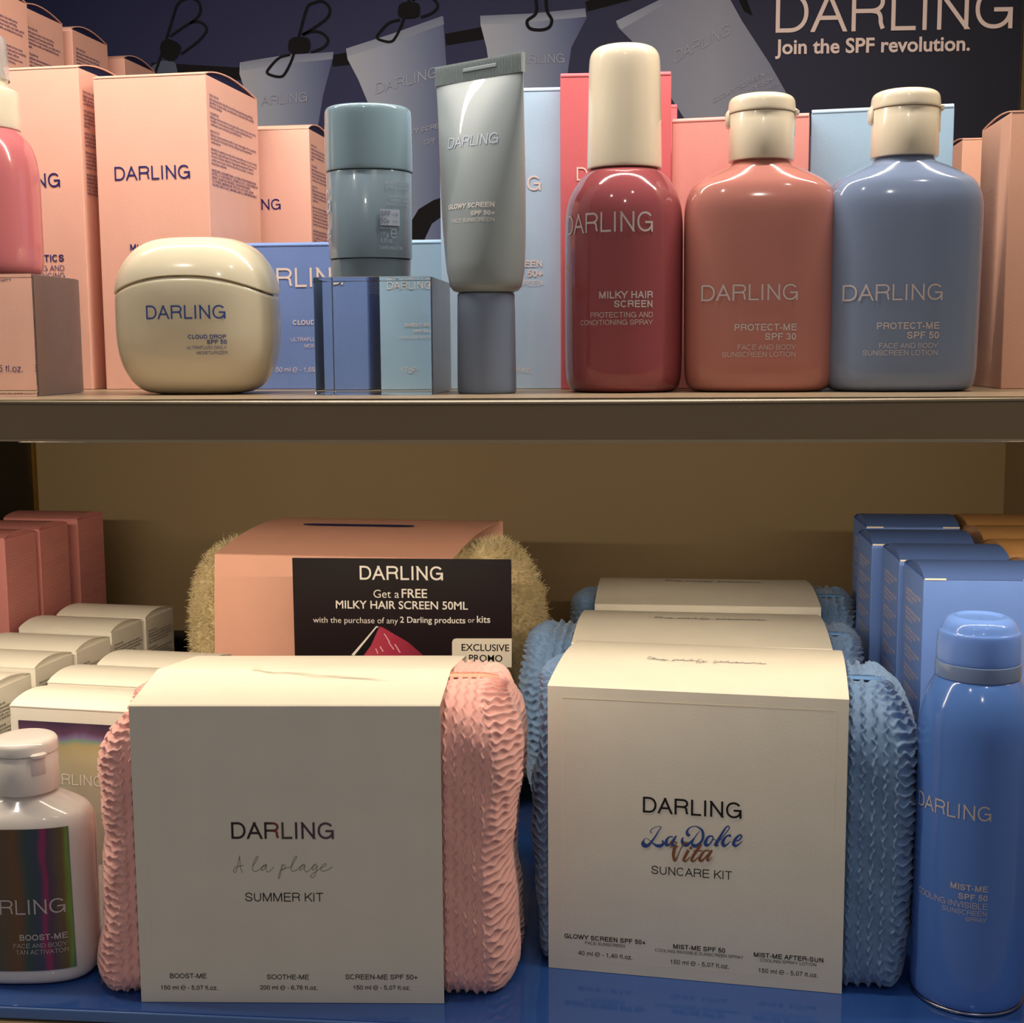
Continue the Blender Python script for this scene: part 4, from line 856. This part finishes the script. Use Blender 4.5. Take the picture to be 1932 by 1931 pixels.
o3=P(1078,1213,z=Z0+.1335); K3=blue_kit('blue pouch kit in plain sleeve, middle of the row of three',o3,-3,.1400,.095,.1332,[(.15,.014),(.13,.019),(.11,.023),(.05,.022),(0,.018)],[(.15,.022),(.13,.029),(.11,.033),(.05,.028),(0,.018)],.0008,21)
o4=P(1122,1140,z=Z0+.1335); K4=blue_kit('blue pouch kit in plain sleeve, rearmost against the back wall',o4,-1.5,.1400,.100,.1332,[(.15,.018),(.138,.024),(.11,.029),(.05,.028),(0,.02)],[(.15,.010),(.138,.016),(.11,.018),(.05,.018),(0,.014)],.0009,31)
# handwriting on top of the sleeves
pretty=[[(x/7.43+1200,y/7.43+1220) for x,y in l] for l in ([(215,150),(180,158),(160,180),(205,180),(240,165),(228,192)],[(250,180),(270,165),(240,195),(270,180),(300,190),(340,195),(385,190),(360,208),(410,190),(395,212),(450,195)],
 [(500,220),(530,190),(520,210),(570,190),(580,198),(640,198),(675,190),(665,205),(720,208),(790,190),(770,212),(830,205)],[(880,185),(850,215),(845,245),(870,210)],[(915,185),(880,215),(890,240),(930,215),(955,212),(935,235),(1000,215)],
 [(1125,200),(1085,235),(1100,243),(1140,225),(1200,225),(1180,215),(1240,228),(1300,215),(1285,235),(1340,238),(1420,228),(1400,240),(1500,232),(1520,243),(1610,242),(1650,235),(1700,248),(1750,238),(1740,252),(1830,255)])]
def top_write(K,h,strokes,dy=0):
    Lt=frame_of(K,'top',h=h); write_strokes(K,Lt,strokes,.75,'greyink',name='script_lettering',eps=.0003,k=5)
M['greyink']=mat('grey_script_ink',(128,124,136),.5,noise=0)
top_write(K2,.1385+.0041,pretty)
write_strokes(K1,Lt,[[(580+(x-1320)*1.05,1263+(y-1243)*.55) for x,y in l] for l in pretty],.6,mat('faint_script_ink',(231,224,206),.5,noise=0),eps=.0006,k=5)
top_write(K3,.1332+.0041,[[(1229+(x-1215)*.93,1166+(y-1243)*.5) for x,y in l] for l in pretty])
top_write(K4,.1332+.0041,[[(1250+(x-1215)*.80,1096+(y-1243)*.38) for x,y in l] for l in pretty])
# ---- fleece kit at the back
a=P(405,1046,Y=.797); b=P(858,1053,Y=.792); KF=thing('gift_kit','fluffy cream fleece pouch wrapped in a peach paper sleeve','gift kit',(a.x,a.y,Z0),math.degrees(math.atan2(b.y-a.y,b.x-a.x))*1.0-3)
hf=a.z-Z0; wf=(b-a).length; df=.088
path=[(-.006,0),(-.006,.05),(-.004,.10),(-.002,.14),(0,hf-.0004),(.0006,hf+.0002)]+[(.0006+(df-.0012)*t,hf+.0002+.0125*t+.004*math.sin(math.pi*t)) for t in np.linspace(.08,.94,12)]+[(df,hf+.012),(df,.07),(df,.001)]
shf=.0; shf=math.sin(R_(10)); sleeve(KF,path,wf,'peach',shf)
def slot(): 
    n=10; V=[];F=[]
    u0=uv_at(KF,frame_of(KF,'top',h=hf+.0115),573,992); u1=uv_at(KF,frame_of(KF,'top',h=hf+.0115),778,997)
    y=u0.y; ze=lambda y_: hf+.0002+.0125*((y_-.0006)/(df-.0012))+.004*math.sin(math.pi*(y_-.0006)/(df-.0012))+.0009
    for i in range(n+1):
        x=u0.x+(u1.x-u0.x)*i/n; h_=.0026*(1 if 0<i<n else .6)
        V+=[(x,y-h_,ze(y-h_)),(x,y+h_,ze(y+h_))]
    for i in range(n): F.append((2*i,2*i+2,2*i+3,2*i+1))
    return new_mesh('slot',V,F)
ob('printed_bar',slot(),'navyink',KF)
def fleece_body():
    nu,nv=150,110; V=[]
    cx,cy,cz=wf/2+.003,.0405,.0868; ax,ay,az=.1130,.0325,.0862
    U=np.linspace(0,2*np.pi,nu,endpoint=False); Vv=np.linspace(-np.pi/2,np.pi/2,nv)
    A,B_=np.meshgrid(U,Vv,indexing='ij'); ce=lambda t,e: np.sign(np.cos(t))*np.abs(np.cos(t))**e; se=lambda t,e: np.sign(np.sin(t))*np.abs(np.sin(t))**e
    X=ax*ce(B_,.50)*ce(A,.62); Y=ay*ce(B_,.50)*se(A,.62); Z=az*se(B_,.50)
    Z=Z*(1+.10*smooth(wf/2-.001,wf/2+.012,np.abs(X+.003))*(Z>0)); Y=Y*(1+.12*smooth(wf/2,wf/2+.012,np.abs(X+.003)))
    n_=.0011*(np.sin(X*900+3*np.sin(Z*700))*np.sin(Z*850+2*np.sin(Y*600+X*500))+.5*np.sin(X*1900+Z*1500))
    L_=np.sqrt(X**2+Y**2+Z**2); s=1+n_/L_; X,Y,Z=X*s,Y*s,Z*s
    Vq=np.stack([X+cx+shf*(Y+cy),Y+cy,np.maximum(Z+cz,.0006)],-1)
    I=np.arange(nu*nv).reshape(nu,nv); J=np.roll(I,-1,0)
    Q=np.stack([I[:,:-1],J[:,:-1],J[:,1:],I[:,1:]],-1).reshape(-1,4); return Vq.reshape(-1,3),Q
Vb,Qb=fleece_body(); FB=ob('fleece_pouch',quads_mesh('fleece_pouch',Vb,Qb,True),'fleece',KF)
def fur(V,Q,n,length):
    """curled tufts on the visible ends"""
    c=V[Q].mean(1); nn=np.cross(V[Q[:,1]]-V[Q[:,0]],V[Q[:,3]]-V[Q[:,0]]); ar=np.linalg.norm(nn,axis=1)+1e-12; nn/=ar[:,None]
    okm=((c[:,0]-shf*c[:,1]<.006)|(c[:,0]-shf*c[:,1]>wf-.006))&(c[:,1]<.078)&(c[:,2]>.03); w=ar*okm; w/=w.sum()
    k=rng.choice(len(Q),n,p=w); r1=rng.random((n,1)); r2=rng.random((n,1)); p=V[Q[k,0]]*(1-r1)*(1-r2)+V[Q[k,1]]*r1*(1-r2)+V[Q[k,2]]*r1*r2+V[Q[k,3]]*(1-r1)*r2
    d=nn[k]+rng.normal(0,.55,(n,3)); d/=np.linalg.norm(d,axis=1,keepdims=True); cur=rng.normal(0,1,(n,3)); side=np.cross(d,rng.normal(0,1,(n,3))); side/=np.linalg.norm(side,axis=1,keepdims=True); side*=.00017
    L_=length*(.5+rng.random((n,1))); p1=p+d*L_*.55; p2=p+d*L_*.9+cur*L_*.28
    Vn=np.stack([p-side,p+side,p1+side,p1-side,p2+side*.5,p2-side*.5],1).reshape(-1,3); b=np.arange(n)[:,None]*6
    Qn=np.concatenate([b+np.array([[0,1,2,3]]),b+np.array([[3,2,4,5]])],0); return Vn,Qn
Vf,Qf=fur(Vb,Qb,42000,.0034); fo=ob('fleece_pile',quads_mesh('fleece_pile',Vf,Qf,True),'fleece',FB); fo['kind']='stuff'
ob('blue_tab',box(-.0155-.004,.030,.117,-.011,.036,.124,.001),mat('blue_tab_fabric',(34,50,130),.6),KF)
# ---- promo card
M['cardblack']=ramp_mat('promo_card_black_print',[(0,(26,16,20)),(.5,(30,20,24)),(1,(22,16,20))],'Z',.35); M['cardwhite']=mat('white_print',(232,226,216),.5,noise=0)
a=P(551,1053,Y=.750); b=P(966,1260,Y=.750); CW=b.x-a.x; CHt=a.z-b.z
PC=thing('promo_card','black promo card offering a free milky hair screen','sign',(a.x,.750,Z0))
zo=b.z-Z0
ob('printed_card',box(0,0,zo,CW,.0008,zo+CHt,.0002),'cardblack',PC); st_=ob('card_holder',join([box(CW*.3,.0009,0,CW*.3+.02,.0019,zo+.02),box(CW*.3-.005,-.012,0,CW*.3+.025,.005,.0012)]),'acryl',PC)
Lc=frame_of(PC,'front')
write(PC,Lc,'DARLING',(679,1094),(836,1094),'cardwhite',.01,name='logo_lettering')
def wr(t,x0,x1,y,bold,m='cardwhite',**k): write(PC,Lc,t,(x0,y),(x1,y),m,bold,res=4,**k)
SAVE=FONT; FONT=None; _tc.clear()
def wl(t,x0,x1,y,bold,m='cardwhite'):
    V,F=text_geo(t+'\u200a' if False else t,bold,4)
    return write(PC,Lc,t,(x0,y),(x1,y),m,bold,res=4)
wl('Get a',705,753,1128,-.003); wl('FREE',758,806,1128,.012); wl('MILKY HAIR SCREEN 50ML',634,883,1148,.013)
wl('with the purchase of any',591,751,1175,-.004); wl('2 Darling products',755,878,1175,.011); wl('or',883,896,1175,-.004); wl('kits',900,925,1175,.011)
# badge
def cpoly(name,pts,m,lay,sm=0):
    if sm: pts=[tuple(q) for q in catmull(list(pts)+[pts[0]],sm)[:-1]]
    V=[]
    for q in pts: u=uv_at(PC,Lc,*q); V.append((u.x,-.00015*lay,u.y))
    return ob(name,new_mesh(name,V,[tuple(range(len(V)))[::-1]]),m,PC)
cpoly('printed_badge',[(853,1212),(855,1207),(860,1205),(965.5,1205),(965.5,1259.5),(853,1259.5)],mat('badge_print',(226,216,198),.5,noise=0),1)
wl('EXCLUSIVE',871,961,1228,.012,'blackink'); wl('PROMO',885,948,1248,.012,'blackink')
cpoly('printed_carton_edge',[(663,1236),(690,1205),(710,1181.5),(716,1183),(700,1215),(680,1240)],'cardwhite',1); cpoly('printed_carton_edge',[(668,1238),(692,1208),(711,1184),(714,1186),(700,1218),(684,1240)],'blackink',2)
cpoly('printed_carton',[(714,1182),(722,1184),(770,1212),(800,1238),(820,1260),(668,1260),(680,1238),(700,1212)],ramp_mat('printed_rose_carton',[(0,(190,70,90)),(.5,(166,44,70)),(1,(110,24,46))],'X'),1)
for x0,y0,x1,y1 in ((724,1196,734,1212),(732,1212,742,1226),(744,1216,754,1232),(716,1220,722,1230),(708,1224,712,1234)): cpoly('printed_mark',[(x0,y0),(x0+2.2,y0-.6),(x1+2.2,y1-.6),(x1,y1)],mat('mark_ink',(224,170,176),.5,noise=0),2)
a=P(1462,102.5,Y=PY); 
for o_ in [o_ for o_ in po.children if o_.name.startswith('headline')][1:]: bpy.data.objects.remove(o_)
write(po,LP,'Join the SPF revolution.',(1462,102.5),(1829,95.5),M['creamink'],.022,1.0,'headline',slant=True,eps=.0011,res=4)
FONT=SAVE; _tc.clear()
# ---- hang tag between the kits
a=P(956,1500,Y=.634); b=P(956,1624,Y=.634)
tg=ob('hang_tag',box(0,0,0,.0042,.014,a.z-b.z+.03,.0015),mat('pink_tag_plastic',(206,120,134),.3),K1); A_=MW(K1).inverted()@Vector((a.x,.634,b.z)); tg.location=A_
# ---- white cartons with foil window
foil=ramp_mat('holographic_foil',[(0,(200,190,176)),(.5,(214,204,180)),(.76,(224,210,168)),(.84,(214,196,140)),(.87,(156,186,168)),(.895,(156,134,180)),(.93,(120,84,112)),(1,(86,66,92))],'Z',.25,.35,.07,5)
Wc=None; yw=-5
def white_carton(name_label,c,grp,w=.066,d=.0405,yaw=-7):
    h=c.z-Z0
    global Wc
    if Wc is None:
        r=carton('carton',name_label,(c.x,c.y,Z0),yaw,w,d,h-.0006,'white',grp,bulge=.0036,inner='white'); Wc=r
        Lr=frame_of(r,'front'); Lm=np.array(Lr)
        V=[Lm[:3,:3]@np.array((u,v,.00015))+Lm[:3,3] for u,v in ((.0045,h*.30),(w-.0045,h*.30),(w-.0045,h-.0075),(.0045,h-.0075))]
        ob('foil_window',new_mesh('foil_window',V,[(0,1,2,3)]),foil,r)
        ob('fine_print',para(r,frame_of(r,'right',w,d),TIPS+WARN,.003,h-.0105,.0026,.0365,'blackink',leading=1.0).data,'blackink',None) if False else para(r,frame_of(r,'right',w,d),TIPS+WARN,.003,h-.0105,.0026,.0365,'blackink',leading=1.0)
        V,F=text_geo('DARLING',.004); s=.034/(V[:,0].max()-V[:,0].min())
        pts=np.stack([(V[:,0]-V[:,0].min())*s+.0165,V[:,1]*s+h-.0400,.0003+V[:,2]],1)@Lm[:3,:3].T+Lm[:3,3]
        ob('logo_lettering',new_mesh('logo',pts,F),'cardwhite',r)
        return r
    return dup(Wc,(c.x,c.y,Z0),yaw,name_label)
ZT=-.158; WB=.066
for i,(px,py,lab) in enumerate([(18,1331,'white carton with rainbow foil window, behind the white lotion bottle'),(89,1287,'second white carton behind the foil window one, in the short row'),(181,1256,'rearmost white carton of the short row beside the pink kit')]):
    white_carton(lab,P(px,py,z=ZT),'white cartons on the lower shelf')
names=['rearmost white carton of the long left row, below the fleece pouch','second white carton from the back in the long left row','middle white carton of the long left row','second white carton from the front in the long left row','frontmost white carton of the left row, at the photo edge']
for i,((px,py),lab) in enumerate(zip([(274.5,1167),(210,1192.6),(144,1229),(66,1261),(-22,1305)],names)):
    c=P(px,py,z=ZT); yy=R_(-7); c=Vector((c.x-WB*math.cos(yy),c.y-WB*math.sin(yy),c.z)); white_carton(lab,c,'white cartons on the lower shelf')
# ---- mauve cartons at the far left
Mc=None
for (px,py),lab in zip([(8,1018),(74,1001),(146,981.5)],['frontmost mauve pink carton at the left edge of the lower shelf','middle mauve pink carton of the three at the back left','rearmost mauve pink carton, nearest the back wall']):
    c=P(px,py,z=-.1); w=.058; yy=R_(-5); loc=(c.x-w*math.cos(yy),c.y-w*math.sin(yy),Z0)
    if Mc is None:
        Mc=carton('carton',lab,loc,-5,w,.0385,-.1-Z0,'mauve','mauve pink cartons at the back left',bulge=.003,inner='mauve')
        para(Mc,frame_of(Mc,'right',w,.0385),TIPS+WARN,.0035,-.1-Z0-.012,.0027,.032,'rosetext',leading=1.05)
    else: dup(Mc,loc,-5,lab)
# ---- periwinkle cartons at the right
Rc=None; zR=-.0935; hR=zR-Z0
stripes='\n'.join(['AQUA WATER EAU ALCOHOL DENAT','BUTYLOCTYL SALICYLATE','GLYCERIN SILICA','']*14)
for i,((px,py),lab) in enumerate(zip([(1743,1092),(1697,1057),(1645,1027),(1634,994)],['frontmost blue carton, right behind the blue spray can','second blue carton from the front in the right row','third blue carton from the front in the right row','rearmost blue carton of the right row, against the wall'])):
    c=P(px,py,z=zR); w=.058
    if Rc is None:
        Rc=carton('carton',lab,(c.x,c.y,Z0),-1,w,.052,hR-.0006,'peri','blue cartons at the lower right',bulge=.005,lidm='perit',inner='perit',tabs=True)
        para(Rc,frame_of(Rc,'left',w,.052),stripes,.010,hR-.013,.0033,.040,'creamink',leading=1.0)
    else: dup(Rc,(c.x,c.y,Z0),-1,lab)
Oc=None
for (px,py),lab in zip([(1940,1086),(1885,1047),(1845,1018),(1816,994)],['frontmost tan carton, at the right photo edge','second tan carton from the front behind the blue cartons','third tan carton from the front behind the blue cartons','rearmost tan carton, in the back right corner']):
    c=P(px,py,z=zR); c.x+=.003
    if Oc is None: Oc=carton('carton',lab,(c.x,c.y,Z0),0,.058,.050,hR-.0006,'tan','tan cartons at the lower right',bulge=.005,inner='tan')
    else: dup(Oc,(c.x,c.y,Z0),0,lab)
# ---- blue spray can
Yc=.5915; x=P(1825,1800,Y=Yc).x; can=thing('spray_can','blue sunscreen spray can reading MIST-ME with domed blue cap','spray can',(x,Yc,Z0))
zz=lambda py,dy=0: P(1838,py,Y=Yc-dy).z-Z0
zs=zz(1292,.018); zr1=zz(1263,.018); ztop=zz(1162)
ob('base_rim',lathe([(0,.0225),(.0001,.0240),(.0008,.0246),(.0016,.0246),(.0018,.024)],k=1,sharp=60),'steel',can)
ob('can_body',lathe([(.0018,.0232),(.0022,.0243),(.0045,.0249),(.01,.0249),(.05,.0249),(.09,.0249),(zs-.030,.0249),(zs-.022,.0247),(zs-.016,.0240),(zs-.009,.0222),(zs-.003,.0196),(zs+.0005,.0175),(zs+.001,.015)],N=128,sharp=60),'can',can)
ob('cap_ring',loft([(z,a,a,2) for z,a in [(zs-.0002,.0170),(zs,.0182),(zs+.0006,.0184),(zr1-.0003,.0183),(zr1,.0178)]],N=96,sharp=40),'canring',can)
q=chaikin([(zr1+.0001,.0176),(zr1+.0002,.0181),(zr1+.006,.0180),(zr1+.014,.0175),(ztop-.007,.0168),(ztop-.002,.0150),(ztop,.0120),(ztop+.0002,.0105),(ztop-.0008,.0095),(ztop-.0010,.006),(ztop-.0010,.0005)],2)
inner=[(z-.0012,max(.0004,r-.0010)) for z,r in q][::-1]; inner[-1]=(zr1+.0001,.0166)
ob('cap',loft([(z,r,r,2) for z,r in q+inner],N=96,capb=False,capt=False,sharp=60),'cancap',can)
ob('nozzle',lathe([(zr1-.001,.0138),(zr1+.004,.0132),(zr1+.007,.0100),(zr1+.008,.0078),(zr1+.0125,.0074),(zr1+.0132,.0066),(zr1+.0134,.001)],k=1,sharp=50),'nozzle',can)
RC=.0249
for t in [('DARLING',1733,1869,1549.5,dict(bold=.002,name='logo_lettering',vf=1.1)),('MIST-ME',1792,1863,1683,dict(bold=.02)),('SPF 50',1805,1862,1700,dict(bold=.02)),('COOLING INVISIBLE',1746,1862,1716,dict(vf=1.1)),('SUNSCREEN',1779,1861,1728.5,{}),('SPRAY',1817,1861,1740,{})]:
    a=(P(t[1],t[3],Y=Yc-.02).x-x)/RC; b=(P(t[2],t[3],Y=Yc-.0245).x-x)/RC; z_=P(1850,t[3],Y=Yc-.0245).z-Z0
    wrap_text(can,cyl(RC),t[0],RC*math.asin(max(-.985,a)),RC*math.asin(b),z_,'silverink',**t[4])
# ---- white lotion bottle
Yw=.581; x=P(57,1600,Y=Yw).x; wb=flip_bottle('lotion_bottle','white lotion bottle with rainbow foil label reading BOOST-ME','' or (x,Yw,Z0),6,'whitep','whitep',1.13,-48)
foil2=ramp_mat('dark_rainbow_foil',[(0,(80,96,110)),(.2,(110,100,84)),(.4,(130,96,70)),(.52,(74,96,96)),(.66,(80,86,112)),(.72,(176,66,116)),(.77,(96,80,104)),(.9,(130,110,70)),(.96,(140,176,80)),(1,(110,120,136))],'X',.3,.45,.12,3)
sw=sup(.0349,.0218,2.7)
wb.scale=(.87,.87,.855); c6=math.cos(R_(6))*.87; ul=lambda px,py:(P(px,py,Y=Yw-.019).x-x)/c6; vz=lambda px,py:(P(px,py,Y=Yw-.019).z-Z0)/.855
def foil_label():
    V=[];F=[]; n=14; zb_=vz(60,1834); zt_=vz(60,1567)
    for i in range(n+1):
        t=i/n; u_b=-.0190+(ul(127,1836)+.0190)*t; u_t=-.0180+(ul(111,1567)+.0180)*t
        for u,v in ((u_b,zb_),(u_t,zt_)):
            p=sw(u,v); V.append((p[0],p[1]-.0002,v))
    for i in range(n): F.append((2*i,2*i+2,2*i+3,2*i+1))
    return new_mesh('foil_label',V,F,True)
ob('foil_label',foil_label(),foil2,wb)
for t in [('DARLING',-60,109,1727,dict(bold=.0,name='logo_lettering',eps=.0005)),('BOOST-ME',30,113,1776,dict(bold=.02,eps=.0005)),('FACE AND BODY',19,113,1790,dict(eps=.0005)),('TAN ACTIVATOR',23,115,1802,dict(eps=.0005))]:
    a=ul(t[1],t[3]); b=ul(t[2],t[3]); z_=vz(60,t[3]); wrap_text(wb,sw,t[0],a,b,z_,'silverink',**t[4])
